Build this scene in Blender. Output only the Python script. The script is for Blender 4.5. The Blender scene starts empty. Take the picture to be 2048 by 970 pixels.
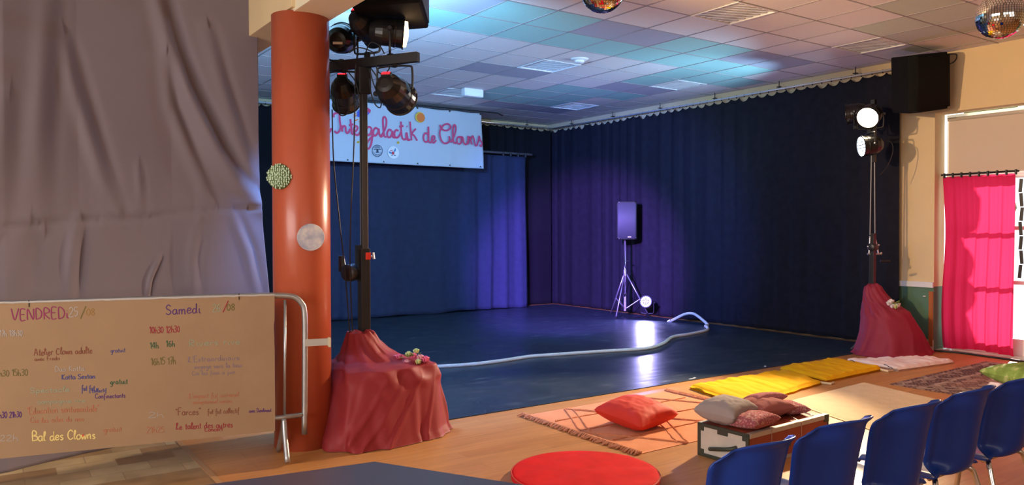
import bpy, math, random
from mathutils import Vector, Matrix, noise
PI = math.pi
rnd = random.Random(7)
S = bpy.context.scene
COL = S.collection

# ------------------------------------------------------------------ camera
HC = 1.5
F, YAW, PIT, ROL = 1560.5, 0.6074, -0.01697, -0.00236
_f0 = Vector((math.sin(YAW), math.cos(YAW), 0)); _r0 = Vector((math.cos(YAW), -math.sin(YAW), 0)); _u0 = Vector((0, 0, 1))
FW = _f0*math.cos(PIT)+_u0*math.sin(PIT); _u = -_f0*math.sin(PIT)+_u0*math.cos(PIT)
RT = _r0*math.cos(ROL)+_u*math.sin(ROL); UP = -_r0*math.sin(ROL)+_u*math.cos(ROL)
cam_d = bpy.data.cameras.new('camera'); cam = bpy.data.objects.new('camera', cam_d); COL.objects.link(cam)
cam_d.sensor_fit = 'HORIZONTAL'; cam_d.sensor_width = 36; cam_d.lens = F/2048*36; cam_d.clip_start = .05; cam_d.clip_end = 200
M = Matrix.Identity(4)
for i in range(3):
    M[i][0] = RT[i]; M[i][1] = UP[i]; M[i][2] = -FW[i]
M.translation = (0, 0, HC)
cam.matrix_world = M
S.camera = cam
CP = Vector((0, 0, HC))
def ray(x, y): return FW+RT*((x-1024)/F)-UP*((y-485)/F)
def at_z(x, y, z=0): d = ray(x, y); return CP+d*((z-HC)/d.z)
def at_x(x, y, X): d = ray(x, y); return CP+d*(X/d.x)
def at_y(x, y, Y): d = ray(x, y); return CP+d*(Y/d.y)
def at_plane(x, y, p, n): d = ray(x, y); return CP+d*((p-CP).dot(n)/d.dot(n))
def at_d(x, y, dep): return CP+ray(x, y)*dep

# ------------------------------------------------------------------ world, lights, exposure
S.view_settings.view_transform = 'Standard'; S.view_settings.look = 'None'
S.view_settings.gamma = 1; S.view_settings.use_curve_mapping = False
S.view_settings.exposure = 0.08
W = bpy.data.worlds.new('world'); S.world = W; W.use_nodes = True
W.node_tree.nodes['Background'].inputs[0].default_value = (.86, .93, 1, 1)
W.node_tree.nodes['Background'].inputs[1].default_value = 2.0
def look(o, d): o.rotation_euler = Vector(d).to_track_quat('-Z', 'Y').to_euler()
def area(name, loc, d, sx, sy, e, c):
    L = bpy.data.lights.new(name, 'AREA'); L.shape = 'RECTANGLE'; L.size = sx; L.size_y = sy; L.energy = e; L.color = c
    o = bpy.data.objects.new(name, L); COL.objects.link(o); o.location = loc; look(o, d); return o
def spot(name, loc, d, e, c, deg, blend=.4, r=.07):
    L = bpy.data.lights.new(name, 'SPOT'); L.energy = e; L.color = c; L.spot_size = math.radians(deg); L.spot_blend = blend; L.shadow_soft_size = r
    o = bpy.data.objects.new(name, L); COL.objects.link(o); o.location = loc; look(o, d); return o
area('daylight_rear_windows', (1.5, -3.6, 1.9), (0.1, 1, -.02), 6.5, 1.8, 60, (1, .93, .85))
area('daylight_left_windows', (-3.3, 2.2, 1.9), (1, .15, -.05), 4.2, 1.7, 215, (1, .95, .93))
sun_l = bpy.data.lights.new('sun', 'SUN'); sun_l.energy = 10; sun_l.color = (1, .93, .85); sun_l.angle = .01
sun = bpy.data.objects.new('sun', sun_l); COL.objects.link(sun); sun.location = (20, 9, 9); look(sun, (-1, -.30, -.45))
P_WARM_R, P_WARM_L = 2300, 900          # warm par cans, right and left stand
P_BLUE, P_PURPLE, P_WHITE = 460, 11000, 300    # LED par cans

# ------------------------------------------------------------------ materials
def nt(m): return m.node_tree.nodes, m.node_tree.links
MATS = {}
def mat(name, c, rough=.7, metal=0, spec=.5, emit=None, es=0, var=0, vs=6, bump=0, bs=40, trans=0, sheen=0, coat=0, tcol=None):
    if name in MATS: return MATS[name]
    m = bpy.data.materials.new(name); m.use_nodes = True; N, L = nt(m); b = N['Principled BSDF']
    b.inputs['Base Color'].default_value = (*c, 1); b.inputs['Roughness'].default_value = rough; b.inputs['Metallic'].default_value = metal
    b.inputs['Specular IOR Level'].default_value = spec
    b.inputs['Sheen Weight'].default_value = sheen; b.inputs['Coat Weight'].default_value = coat
    tc = N.new('ShaderNodeTexCoord')
    if emit: b.inputs['Emission Color'].default_value = (*emit, 1); b.inputs['Emission Strength'].default_value = es
    if var:
        n = N.new('ShaderNodeTexNoise'); n.inputs['Scale'].default_value = vs; n.inputs['Detail'].default_value = 5
        r = N.new('ShaderNodeMapRange'); r.inputs[1].default_value = .3; r.inputs[2].default_value = .7
        r.inputs[3].default_value = 1-var; r.inputs[4].default_value = 1+var
        mx = N.new('ShaderNodeVectorMath'); mx.operation = 'SCALE'; mx.inputs[0].default_value = c
        L.new(tc.outputs['Object'], n.inputs[0]); L.new(n.outputs[0], r.inputs[0]); L.new(r.outputs[0], mx.inputs['Scale']); L.new(mx.outputs[0], b.inputs['Base Color'])
    if bump:
        n = N.new('ShaderNodeTexNoise'); n.inputs['Scale'].default_value = bs; n.inputs['Detail'].default_value = 4
        bp = N.new('ShaderNodeBump'); bp.inputs['Strength'].default_value = bump; bp.inputs['Distance'].default_value = .02
        L.new(tc.outputs['Object'], n.inputs[0]); L.new(n.outputs[0], bp.inputs['Height']); L.new(bp.outputs[0], b.inputs['Normal'])
    if trans:
        t = N.new('ShaderNodeBsdfTranslucent'); t.inputs[0].default_value = (*(tcol or c), 1)
        ms = N.new('ShaderNodeMixShader'); ms.inputs[0].default_value = trans
        L.new(b.outputs[0], ms.inputs[1]); L.new(t.outputs[0], ms.inputs[2]); L.new(ms.outputs[0], N['Material Output'].inputs[0])
    MATS[name] = m; return m
def ramp(N, stops, interp='LINEAR'):
    r = N.new('ShaderNodeValToRGB'); r.color_ramp.interpolation = interp
    e = r.color_ramp.elements
    while len(e) < len(stops): e.new(.5)
    for k, (p, c) in enumerate(stops): e[k].position = p; e[k].color = (*c, 1)
    return r
def m_glass():
    m = bpy.data.materials.new('window_glass'); m.use_nodes = True; N, L = nt(m)
    N.remove(N['Principled BSDF']); t = N.new('ShaderNodeBsdfTransparent'); g = N.new('ShaderNodeBsdfGlossy'); g.inputs['Roughness'].default_value = .02
    ms = N.new('ShaderNodeMixShader'); ms.inputs[0].default_value = .06
    L.new(t.outputs[0], ms.inputs[1]); L.new(g.outputs[0], ms.inputs[2]); L.new(ms.outputs[0], N['Material Output'].inputs[0]); return m
GLASS = m_glass()
def m_wood():
    m = bpy.data.materials.new('laminate_floor'); m.use_nodes = True; N, L = nt(m); b = N['Principled BSDF']
    tc = N.new('ShaderNodeTexCoord'); mp = N.new('ShaderNodeMapping'); L.new(tc.outputs['Object'], mp.inputs[0])
    br = N.new('ShaderNodeTexBrick'); br.inputs['Scale'].default_value = 1; br.inputs['Brick Width'].default_value = 1.2; br.inputs['Row Height'].default_value = .14
    br.inputs['Mortar Size'].default_value = .0015; br.inputs['Color1'].default_value = (.46, .205, .065, 1); br.inputs['Color2'].default_value = (.52, .245, .085, 1); br.inputs['Mortar'].default_value = (.3, .15, .06, 1)
    n = N.new('ShaderNodeTexNoise'); n.inputs['Scale'].default_value = 3; n.inputs['Detail'].default_value = 6
    m2 = N.new('ShaderNodeMapping'); m2.inputs['Scale'].default_value = (1, 14, 1); L.new(tc.outputs['Object'], m2.inputs[0]); L.new(m2.outputs[0], n.inputs[0])
    r = ramp(N, [(.3, (.86, .86, .86)), (.7, (1.08, 1.08, 1.08))])
    mx = N.new('ShaderNodeMix'); mx.data_type = 'RGBA'; mx.blend_type = 'MULTIPLY'; mx.inputs[0].default_value = 1
    L.new(mp.outputs[0], br.inputs[0]); L.new(n.outputs[0], r.inputs[0]); L.new(br.outputs[0], mx.inputs[6]); L.new(r.outputs[0], mx.inputs[7]); L.new(mx.outputs[2], b.inputs['Base Color'])
    b.inputs['Roughness'].default_value = .40; b.inputs['Specular IOR Level'].default_value = .35
    return m
def m_tiles():
    m = bpy.data.materials.new('basket_weave_tiles'); m.use_nodes = True; N, L = nt(m); b = N['Principled BSDF']
    tc = N.new('ShaderNodeTexCoord'); mp = N.new('ShaderNodeMapping'); mp.inputs['Rotation'].default_value = (0, 0, .02); L.new(tc.outputs['Object'], mp.inputs[0])
    br = N.new('ShaderNodeTexBrick'); br.inputs['Scale'].default_value = 1; br.inputs['Brick Width'].default_value = .34; br.inputs['Row Height'].default_value = .17; br.offset = .5
    br.inputs['Mortar Size'].default_value = .003; br.inputs['Bias'].default_value = 0
    br.inputs['Color1'].default_value = (.58, .44, .24, 1); br.inputs['Color2'].default_value = (.30, .17, .07, 1); br.inputs['Mortar'].default_value = (.30, .2, .1, 1)
    n = N.new('ShaderNodeTexNoise'); n.inputs['Scale'].default_value = 5; n.inputs['Detail'].default_value = 3
    r = ramp(N, [(.3, (.78, .76, .72)), (.7, (1.2, 1.2, 1.2))])
    mx = N.new('ShaderNodeMix'); mx.data_type = 'RGBA'; mx.blend_type = 'MULTIPLY'; mx.inputs[0].default_value = 1
    L.new(mp.outputs[0], br.inputs[0]); L.new(tc.outputs['Object'], n.inputs[0]); L.new(n.outputs[0], r.inputs[0]); L.new(br.outputs[0], mx.inputs[6]); L.new(r.outputs[0], mx.inputs[7]); L.new(mx.outputs[2], b.inputs['Base Color'])
    b.inputs['Roughness'].default_value = .3
    return m
def m_stage():
    m = bpy.data.materials.new('stage_vinyl'); m.use_nodes = True; N, L = nt(m); b = N['Principled BSDF']
    b.inputs['Base Color'].default_value = (.028, .034, .05, 1); b.inputs['Specular IOR Level'].default_value = .5
    tc = N.new('ShaderNodeTexCoord'); n = N.new('ShaderNodeTexNoise'); n.inputs['Scale'].default_value = 1.6; n.inputs['Detail'].default_value = 6; n.inputs['Distortion'].default_value = 1
    r = N.new('ShaderNodeMapRange'); r.inputs[1].default_value = .3; r.inputs[2].default_value = .7; r.inputs[3].default_value = .27; r.inputs[4].default_value = .42
    L.new(tc.outputs['Object'], n.inputs[0]); L.new(n.outputs[0], r.inputs[0]); L.new(r.outputs[0], b.inputs['Roughness'])
    # pale scuffs, streaks along the mat
    m2 = N.new('ShaderNodeMapping'); m2.inputs['Scale'].default_value = (2.2, 9, 1); m2.inputs['Rotation'].default_value = (0, 0, .15); L.new(tc.outputs['Object'], m2.inputs[0])
    n2 = N.new('ShaderNodeTexNoise'); n2.inputs['Scale'].default_value = 1.3; n2.inputs['Detail'].default_value = 8; L.new(m2.outputs[0], n2.inputs[0])
    r2 = ramp(N, [(.56, (.022, .036, .050)), (.68, (.050, .068, .085)), (.76, (.24, .26, .30))]); L.new(n2.outputs[0], r2.inputs[0]); L.new(r2.outputs[0], b.inputs['Base Color'])
    bp = N.new('ShaderNodeBump'); bp.inputs['Strength'].default_value = .12; bp.inputs['Distance'].default_value = .02
    n3 = N.new('ShaderNodeTexNoise'); n3.inputs['Scale'].default_value = 7; m3 = N.new('ShaderNodeMapping'); m3.inputs['Rotation'].default_value = (0, 0, .6); m3.inputs['Scale'].default_value = (.35, 1.6, 1)
    L.new(tc.outputs['Object'], m3.inputs[0]); L.new(m3.outputs[0], n3.inputs[0]); L.new(n3.outputs[0], bp.inputs['Height']); L.new(bp.outputs[0], b.inputs['Normal'])
    return m
def m_persian(hx, hy):
    m = bpy.data.materials.new('persian_rug'); m.use_nodes = True; N, L = nt(m); b = N['Principled BSDF']; b.inputs['Roughness'].default_value = .95; b.inputs['Specular IOR Level'].default_value = .1
    tc = N.new('ShaderNodeTexCoord'); sp = N.new('ShaderNodeSeparateXYZ'); L.new(tc.outputs['Object'], sp.inputs[0])
    def mth(op, a, bb=None):
        q = N.new('ShaderNodeMath'); q.operation = op
        for k, v in enumerate((a, bb)):
            if v is None: continue
            if isinstance(v, (int, float)): q.inputs[k].default_value = v
            else: L.new(v, q.inputs[k])
        return q.outputs[0]
    dx = mth('SUBTRACT', hx, mth('ABSOLUTE', sp.outputs[0])); dy = mth('SUBTRACT', hy, mth('ABSOLUTE', sp.outputs[1]))
    e = mth('MINIMUM', dx, dy)
    band = ramp(N, [(0, (.13, .07, .07)), (.05, (.34, .25, .21)), (.09, (.10, .055, .055)), (.26, (.38, .28, .24)), (.30, (.16, .09, .085)), (.36, (.30, .15, .13))], 'CONSTANT'); L.new(e, band.inputs[0])
    v = N.new('ShaderNodeTexVoronoi'); v.inputs['Scale'].default_value = 7; v.feature = 'F1'; v.distance = 'MANHATTAN'
    mp = N.new('ShaderNodeMapping'); mp.inputs['Scale'].default_value = (1, 1.4, 1); L.new(tc.outputs['Object'], mp.inputs[0]); L.new(mp.outputs[0], v.inputs[0])
    pat = ramp(N, [(0, (.50, .36, .30)), (.22, (.12, .06, .06)), (.42, (.34, .22, .2)), (.55, (.09, .05, .06)), (.8, (.45, .33, .28))], 'CONSTANT'); L.new(v.outputs[0], pat.inputs[0])
    # diamond medallion
    di = mth('ADD', mth('MULTIPLY', mth('ABSOLUTE', sp.outputs[0]), 1/hx), mth('MULTIPLY', mth('ABSOLUTE', sp.outputs[1]), 1/hy))
    med = ramp(N, [(0, (.36, .27, .24)), (.22, (.12, .07, .07)), (.26, (.33, .22, .2)), (.42, (.10, .06, .06)), (.46, (.42, .32, .27)), (.5, (.22, .12, .11))], 'CONSTANT'); L.new(di, med.inputs[0])
    mx = N.new('ShaderNodeMix'); mx.data_type = 'RGBA'; mx.inputs[0].default_value = .5; L.new(band.outputs[0], mx.inputs[6]); L.new(pat.outputs[0], mx.inputs[7])
    sel = mth('LESS_THAN', di, .52)
    m3 = N.new('ShaderNodeMix'); m3.data_type = 'RGBA'; L.new(sel, m3.inputs[0]); L.new(mx.outputs[2], m3.inputs[6])
    m4 = N.new('ShaderNodeMix'); m4.data_type = 'RGBA'; m4.inputs[0].default_value = .35; L.new(med.outputs[0], m4.inputs[6]); L.new(pat.outputs[0], m4.inputs[7]); L.new(m4.outputs[2], m3.inputs[7])
    L.new(m3.outputs[2], b.inputs['Base Color']); return m
def m_voro(name, stops, scale, rough=.9, metric='EUCLIDEAN'):
    m = bpy.data.materials.new(name); m.use_nodes = True; N, L = nt(m); b = N['Principled BSDF']; b.inputs['Roughness'].default_value = rough
    tc = N.new('ShaderNodeTexCoord'); v = N.new('ShaderNodeTexVoronoi'); v.inputs['Scale'].default_value = scale; v.distance = metric
    r = ramp(N, stops); L.new(tc.outputs['Object'], v.inputs[0]); L.new(v.outputs[0], r.inputs[0]); L.new(r.outputs[0], b.inputs['Base Color']); return m
def m_noise(name, stops, scale, rough=.9, detail=5):
    m = bpy.data.materials.new(name); m.use_nodes = True; N, L = nt(m); b = N['Principled BSDF']; b.inputs['Roughness'].default_value = rough
    tc = N.new('ShaderNodeTexCoord'); v = N.new('ShaderNodeTexNoise'); v.inputs['Scale'].default_value = scale; v.inputs['Detail'].default_value = detail
    r = ramp(N, stops); L.new(tc.outputs['Object'], v.inputs[0]); L.new(v.outputs[0], r.inputs[0]); L.new(r.outputs[0], b.inputs['Base Color']); return m

BLACK = mat('black_metal', (.012, .012, .013), .42, spec=.5)
BLACKP = mat('black_plastic', (.016, .016, .017), .38, var=.1)
CHROME = mat('chrome', (.75, .75, .76), .16, metal=1)
STEEL = mat('galvanised_steel', (.42, .43, .45), .38, metal=.85, var=.12, vs=14)
SILVER = mat('silver_tube', (.6, .6, .63), .3, metal=.8)
CREAM = mat('cream_paint', (.70, .54, .31), .8, var=.03, vs=2)
CREAML = mat('pale_cream_paint', (.78, .69, .50), .75, var=.02, vs=2)
WHITE = mat('white_paint', (.8, .8, .78), .5)
CABLE = mat('black_rubber', (.012, .012, .014), .5)

# ------------------------------------------------------------------ mesh building
class MB:
    def __init__(s): s.v = []; s.f = []; s.mi = []; s.cur = 0
    def add(s, vs, fs):
        o = len(s.v); s.v += [Vector(p) for p in vs]; s.f += [tuple(i+o for i in f) for f in fs]; s.mi += [s.cur]*len(fs); return s
    def box(s, c, d, R=None, taper=None):
        hx, hy, hz = d[0]/2, d[1]/2, d[2]/2; R = R or Matrix.Identity(3); c = Vector(c)
        tx, ty = taper or (1, 1); vs = []
        for z in (-1, 1):
            for x, y in ((-1, -1), (1, -1), (1, 1), (-1, 1)):
                kx, ky = (tx, ty) if z > 0 else (1, 1)
                vs.append(c+R@Vector((x*hx*kx, y*hy*ky, z*hz)))
        return s.add(vs, [(3, 2, 1, 0), (4, 5, 6, 7), (0, 1, 5, 4), (1, 2, 6, 5), (2, 3, 7, 6), (3, 0, 4, 7)])
    def prism(s, pts, z0, z1):
        n = len(pts); vs = [(p[0], p[1], z0) for p in pts]+[(p[0], p[1], z1) for p in pts]
        return s.add(vs, [tuple(range(n))[::-1], tuple(range(n, 2*n))]+[(i, (i+1) % n, n+(i+1) % n, n+i) for i in range(n)])
    def tube(s, pts, r, n=8, closed=False, flat=None):
        """round tube along pts; r a number or a list; flat=(normal, ratio) squashes it along normal"""
        pts = [Vector(p) for p in pts]; m = len(pts)
        if m < 2: return s
        vs = []; prev = None
        for i, p in enumerate(pts):
            a = pts[(i-1) % m] if (closed or i > 0) else p; b = pts[(i+1) % m] if (closed or i < m-1) else p
            t = (b-a); t = t.normalized() if t.length > 1e-9 else Vector((0, 0, 1))
            if flat: u = t.cross(flat[0]); u = u.normalized() if u.length > 1e-6 else Vector((1, 0, 0)); w = flat[0]
            else:
                if prev is None:
                    q = Vector((0, 0, 1)) if abs(t.z) < .9 else Vector((1, 0, 0)); u = t.cross(q).normalized()
                else:
                    u = prev-t*prev.dot(t); u = u.normalized() if u.length > 1e-6 else t.orthogonal().normalized()
                w = t.cross(u)
            prev = u; rr = r[i] if isinstance(r, (list, tuple)) else r
            for k in range(n):
                a2 = 2*PI*k/n; vs.append(p+u*(math.cos(a2)*rr)+w*(math.sin(a2)*rr*(flat[1] if flat else 1)))
        fs = []
        for i in range(m if closed else m-1):
            for k in range(n):
                j = (i+1) % m; fs.append((i*n+k, i*n+(k+1) % n, j*n+(k+1) % n, j*n+k))
        if not closed: fs += [tuple(range(n))[::-1], tuple(range((m-1)*n, m*n))]
        return s.add(vs, fs)
    def lathe(s, prof, c=(0, 0, 0), R=None, n=24):
        """prof: (radius, z) from bottom to top"""
        R = R or Matrix.Identity(3); c = Vector(c); m = len(prof)
        vs = [c+R@Vector((math.cos(2*PI*k/n)*r, math.sin(2*PI*k/n)*r, z)) for r, z in prof for k in range(n)]
        fs = [(i*n+k, i*n+(k+1) % n, (i+1)*n+(k+1) % n, (i+1)*n+k) for i in range(m-1) for k in range(n)]
        fs += [tuple(range(n))[::-1], tuple(range((m-1)*n, m*n))]
        return s.add(vs, fs)
    def grid(s, fn, nu, nv, closed_u=False):
        vs = [fn(i/(nu if closed_u else nu-1), j/(nv-1)) for j in range(nv) for i in range(nu)]
        fs = [(j*nu+i, j*nu+(i+1) % nu, (j+1)*nu+(i+1) % nu, (j+1)*nu+i) for j in range(nv-1) for i in range(nu if closed_u else nu-1)]
        return s.add(vs, fs)
    def sphere(s, c, r, nu=16, nv=10, sc=(1, 1, 1)):
        c = Vector(c)
        return s.lathe([(max(1e-4, r*math.sin(PI*j/nv)), -r*math.cos(PI*j/nv)) for j in range(nv+1)], (0, 0, 0), None, nu) if False else \
            s.add([c+Vector((r*sc[0]*math.sin(PI*(j+.001)/(nv+.002))*math.cos(2*PI*i/nu), r*sc[1]*math.sin(PI*(j+.001)/(nv+.002))*math.sin(2*PI*i/nu), -r*sc[2]*math.cos(PI*j/nv))) for j in range(nv+1) for i in range(nu)],
                  [(j*nu+i, j*nu+(i+1) % nu, (j+1)*nu+(i+1) % nu, (j+1)*nu+i) for j in range(nv) for i in range(nu)])
    def build(s, name, mats, parent=None, smooth=False, bevel=0, solid=0, subsurf=0, kind=None, label=None):
        me = bpy.data.meshes.new(name); mats = mats if isinstance(mats, (list, tuple)) else [mats]
        if parent is not None:
            org = Vector(parent['_o']) if '_o' in parent else Vector((0, 0, 0))
        else:
            xs = [p.x for p in s.v]; ys = [p.y for p in s.v]; zs = [p.z for p in s.v]
            org = Vector(((min(xs)+max(xs))/2, (min(ys)+max(ys))/2, min(zs)))
        me.from_pydata([p-org for p in s.v], [], s.f)
        for m_ in mats: me.materials.append(m_)
        me.polygons.foreach_set('material_index', s.mi)
        if smooth: me.polygons.foreach_set('use_smooth', [True]*len(s.f))
        me.update()
        o = bpy.data.objects.new(name, me); COL.objects.link(o)
        o['_o'] = tuple(org)
        if parent is not None: o.parent = parent
        else: o.location = org
        if bevel:
            b = o.modifiers.new('bevel', 'BEVEL'); b.width = bevel; b.segments = 2; b.limit_method = 'ANGLE'; b.angle_limit = math.radians(40)
        if solid:
            q = o.modifiers.new('solid', 'SOLIDIFY'); q.thickness = solid; q.offset = 0
        if subsurf:
            q = o.modifiers.new('sub', 'SUBSURF'); q.levels = subsurf; q.render_levels = subsurf
        if kind: o['kind'] = kind
        if label: o['label'] = label
        return o
def tag(o, label, cat, group=None, kind=None):
    if label: o['label'] = label
    if cat: o['category'] = cat
    if group: o['group'] = group
    if kind: o['kind'] = kind
    return o
def thing(name, label, cat, loc=(0, 0, 0), group=None):
    o = bpy.data.objects.new(name, None); COL.objects.link(o); o.location = loc; o['_o'] = tuple(loc); o.empty_display_size = .1
    return tag(o, label, cat, group)
def struct(mb, name, m, parent=None, **k):
    o = mb.build(name, m, parent, **k); o['kind'] = 'structure'; return o
def boxmb(*a, **k): return MB().box(*a, **k)
def copy_tree(o, parent=None):
    c = o.copy(); COL.objects.link(c)
    if parent is not None: c.parent = parent
    for ch in list(o.children): copy_tree(ch, c)
    return c
def catmull(pts, n=6, closed=False):
    P = [Vector(p) for p in pts]
    if len(P) < 3: return P
    out = []; m = len(P)
    for i in range(m if closed else m-1):
        p0 = P[(i-1) % m] if (closed or i > 0) else P[i]; p1 = P[i]; p2 = P[(i+1) % m]; p3 = P[(i+2) % m] if (closed or i+2 < m) else p2
        for k in range(n):
            t = k/n; out.append(.5*((2*p1)+(p2-p0)*t+(2*p0-5*p1+4*p2-p3)*t*t+(3*p1-p0-3*p2+p3)*t**3))
    if not closed: out.append(P[-1])
    return out
def rotz(a): return Matrix.Rotation(a, 3, 'Z')
def sm(a, b, x): t = min(1, max(0, (x-a)/(b-a))); return t*t*(3-2*t)
def lerp(a, b, t): return a+(b-a)*t
def prof(keys, x):
    for (x0, y0), (x1, y1) in zip(keys, keys[1:]):
        if x <= x1: t = (x-x0)/(x1-x0) if x1 > x0 else 0; return lerp(y0, y1, max(0, t))
    return keys[-1][1]

# ================================================================== SETTING
ZC = 3.63; XW = 9.75; YB = 12.75; XL = -3.6; YR = -4.0
struct(boxmb(((1.2+XW+.4)/2, 4.35, -.05), (XW+.4-1.2, 17, .1)), 'floor', m_wood())
struct(boxmb(((XL-.2+1.2)/2, 4.35, -.05), (1.2-XL+.2, 17, .1)), 'floor_tiles', m_tiles())
struct(boxmb((1.2, 4.1, .001), (.035, 7.9, .004)), 'trim_1', mat('threshold_wood', (.42, .23, .1), .4))
# right wall with the door and window opening
DY0, DY1, DZ = 2.2, 4.92, 2.91
mb = MB()
mb.cur = 0
mb.box((XW+.12, (DY1+YB)/2, (.78+ZC)/2), (.24, YB-DY1, ZC-.78)); mb.box((XW+.12, (DY0+DY1)/2, (DZ+ZC)/2), (.24, DY1-DY0, ZC-DZ)); mb.box((XW+.12, (YR+DY0)/2, (.78+ZC)/2), (.24, DY0-YR, ZC-.78))
mb.cur = 1
mb.box((XW+.12, (DY1+YB)/2, .39), (.24, YB-DY1, .78)); mb.box((XW+.12, (YR+DY0)/2, .39), (.24, DY0-YR, .78))
struct(mb, 'wall_right', [CREAM, mat('green_wainscot', (.09, .19, .12), .6, var=.06)])
mb = MB(); mb.box((XW-.015, (DY1+YB)/2, .80), (.03, YB-DY1, .07)); mb.box((XW-.015, (YR+DY0)/2, .80), (.03, DY0-YR, .07))
struct(mb, 'trim_2', mat('white_rail', (.72, .72, .74), .5), bevel=.005)
mb = MB(); mb.box((XW-.008, (DY1+YB)/2, .06), (.016, YB-DY1, .12)); struct(mb, 'baseboard_right', mat('baseboard', (.62, .56, .42), .5))
mb = MB(); mb.box((XW-.009, DY1+.03, .38), (.016, .05, .68)); struct(mb, 'reflection_strip', mat('orange_reflection', (.40, .12, .03), .4))  # added strip, paints the orange reflection along the door frame edge
struct(boxmb(((XL+XW)/2, YB+.1, ZC/2), (XW-XL+.5, .2, ZC)), 'wall_back', CREAM)
struct(boxmb((XL-.1, 4.35, ZC/2), (.2, 17, ZC)), 'wall_left', CREAM)
struct(boxmb(((XL+XW)/2, YR-.1, ZC/2), (XW-XL+.5, .2, ZC)), 'wall_rear', CREAM)
# ceiling: suspended tiles on a 0.6 m grid
GX, GY, T = 4.13, 6.01, .6
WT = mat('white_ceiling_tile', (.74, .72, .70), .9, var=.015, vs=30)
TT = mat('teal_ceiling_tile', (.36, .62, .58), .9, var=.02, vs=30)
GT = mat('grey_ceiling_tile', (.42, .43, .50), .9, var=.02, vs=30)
OT = mat('warm_lit_teal_tile', (.52, .60, .50), .9, var=.02, vs=30)  # teal tile with the warm lamp light mixed into its colour
teal = set(); grey = set(); vents = [(3, -2), (7, -2), (7, 3), (3, 3), (7, 7), (3, 7)]
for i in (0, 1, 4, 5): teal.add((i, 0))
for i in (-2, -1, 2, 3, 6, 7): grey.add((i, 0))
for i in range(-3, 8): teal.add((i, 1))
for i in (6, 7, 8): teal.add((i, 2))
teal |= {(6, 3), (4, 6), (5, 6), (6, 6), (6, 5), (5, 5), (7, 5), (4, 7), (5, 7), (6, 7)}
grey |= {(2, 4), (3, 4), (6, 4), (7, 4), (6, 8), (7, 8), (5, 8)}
mb = MB()
i0, i1 = math.floor((XL-GX)/T)-1, math.ceil((XW-GX)/T); j0, j1 = math.floor((YR-GY)/T)-1, math.ceil((YB-GY)/T)+1
for i in range(i0, i1+1):
    for j in range(j0, j1):
        if (i, j) in vents: continue
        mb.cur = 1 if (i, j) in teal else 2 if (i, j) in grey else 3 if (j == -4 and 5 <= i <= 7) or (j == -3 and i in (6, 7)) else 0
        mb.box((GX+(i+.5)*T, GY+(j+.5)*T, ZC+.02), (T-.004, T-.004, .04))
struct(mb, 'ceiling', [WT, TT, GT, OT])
mb = MB()
for i in range(i0, i1+1): mb.box((GX+i*T, (YR+YB)/2, ZC-.0005), (.016, YB-YR+.4, .007))
for j in range(j0, j1): mb.box(((XL+XW)/2, GY+j*T, ZC-.0005), (XW-XL+.3, .016, .007))
struct(mb, 'trim_4', mat('ceiling_tee_bars', (.34, .32, .32), .6))
struct(boxmb(((XL+XW)/2, 4.3, ZC+.3), (XW-XL+1, 18, .02)), 'ceiling_void', mat('void', (.05, .05, .05), .9))
# beams and column
BZ = 2.96
struct(boxmb((1.94, 1.1, (BZ+ZC)/2), (.29, 8.4, ZC-BZ)), 'beam_front', CREAML, bevel=.004)
struct(boxmb((1.89, (5.1+YB)/2, (BZ+.02+ZC)/2), (.24, YB-5.1, ZC-BZ-.02)), 'beam_back', CREAM, bevel=.004)
CX, CY, CR = 1.9, 5.3, .195
mb = MB().lathe([(CR, 0), (CR, BZ+.01)], (CX, CY, 0), n=64)
col = struct(mb, 'column', mat('brick_red_gloss', (.46, .090, .038), .32, coat=.08, var=.03, vs=2), smooth=False)
col.data.polygons.foreach_set('use_smooth', [len(p.vertices) == 4 for p in col.data.polygons])
tag(col, 'round brick red column beside the steel barrier, from floor to beam', 'column')

# door and window group in the recess
XD = 10.08
mb = MB()
for y in (4.905, 4.84, 4.02, 3.96, 3.1, 2.3): mb.box((XD, y, 1.45), (.05, .03, 2.9))
mb.box((XD, 3.55, 2.14), (.06, 2.75, .10)); mb.box((XD, 3.55, 2.89), (.06, 2.75, .04)); mb.box((XD, 4.44, .10), (.05, .82, .2))
for z in (.86, 1.50): mb.box((XD, 4.44, z), (.04, .82, .045))
fr = struct(mb, 'window_1', mat('white_window_frame', (.78, .80, .80), .4), bevel=.003)
g = boxmb((XD+.005, 3.55, 1.45), (.006, 2.7, 2.88)).build('pane', GLASS, fr); 
mb = MB(); mb.box((XD-.09, 3.55, 0.5), (.05, .78, 1.0)); 
dr = struct(mb, 'door_1', WHITE, bevel=.004)
mb = MB(); mb.box((XD-.09, 3.55, 2.06), (.05, .78, .1)); mb.box((XD-.09, 3.905, 1.5), (.05, .07, 1.1)); mb.box((XD-.09, 3.195, 1.5), (.05, .07, 1.1)); mb.box((XD-.12, 3.55, .5), (.012, .56, .8)); mb.build('door_frame', WHITE, dr, bevel=.004)
boxmb((XD-.09, 3.55, 1.5), (.008, .66, 1.06)).build('pane', GLASS, dr)
mb = MB(); mb.tube([(XD-.115, 3.90, 1.03), (XD-.16, 3.90, 1.03), (XD-.16, 3.80, 1.03)], .011); mb.build('door_handle', STEEL, dr, smooth=True)
# reveals: floor sill and lintel inside the recess
struct(boxmb((9.92+.1, 3.56, -.02), (.5, 2.72, .05)), 'trim_5', mat('sill', (.55, .5, .42), .4))

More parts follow.
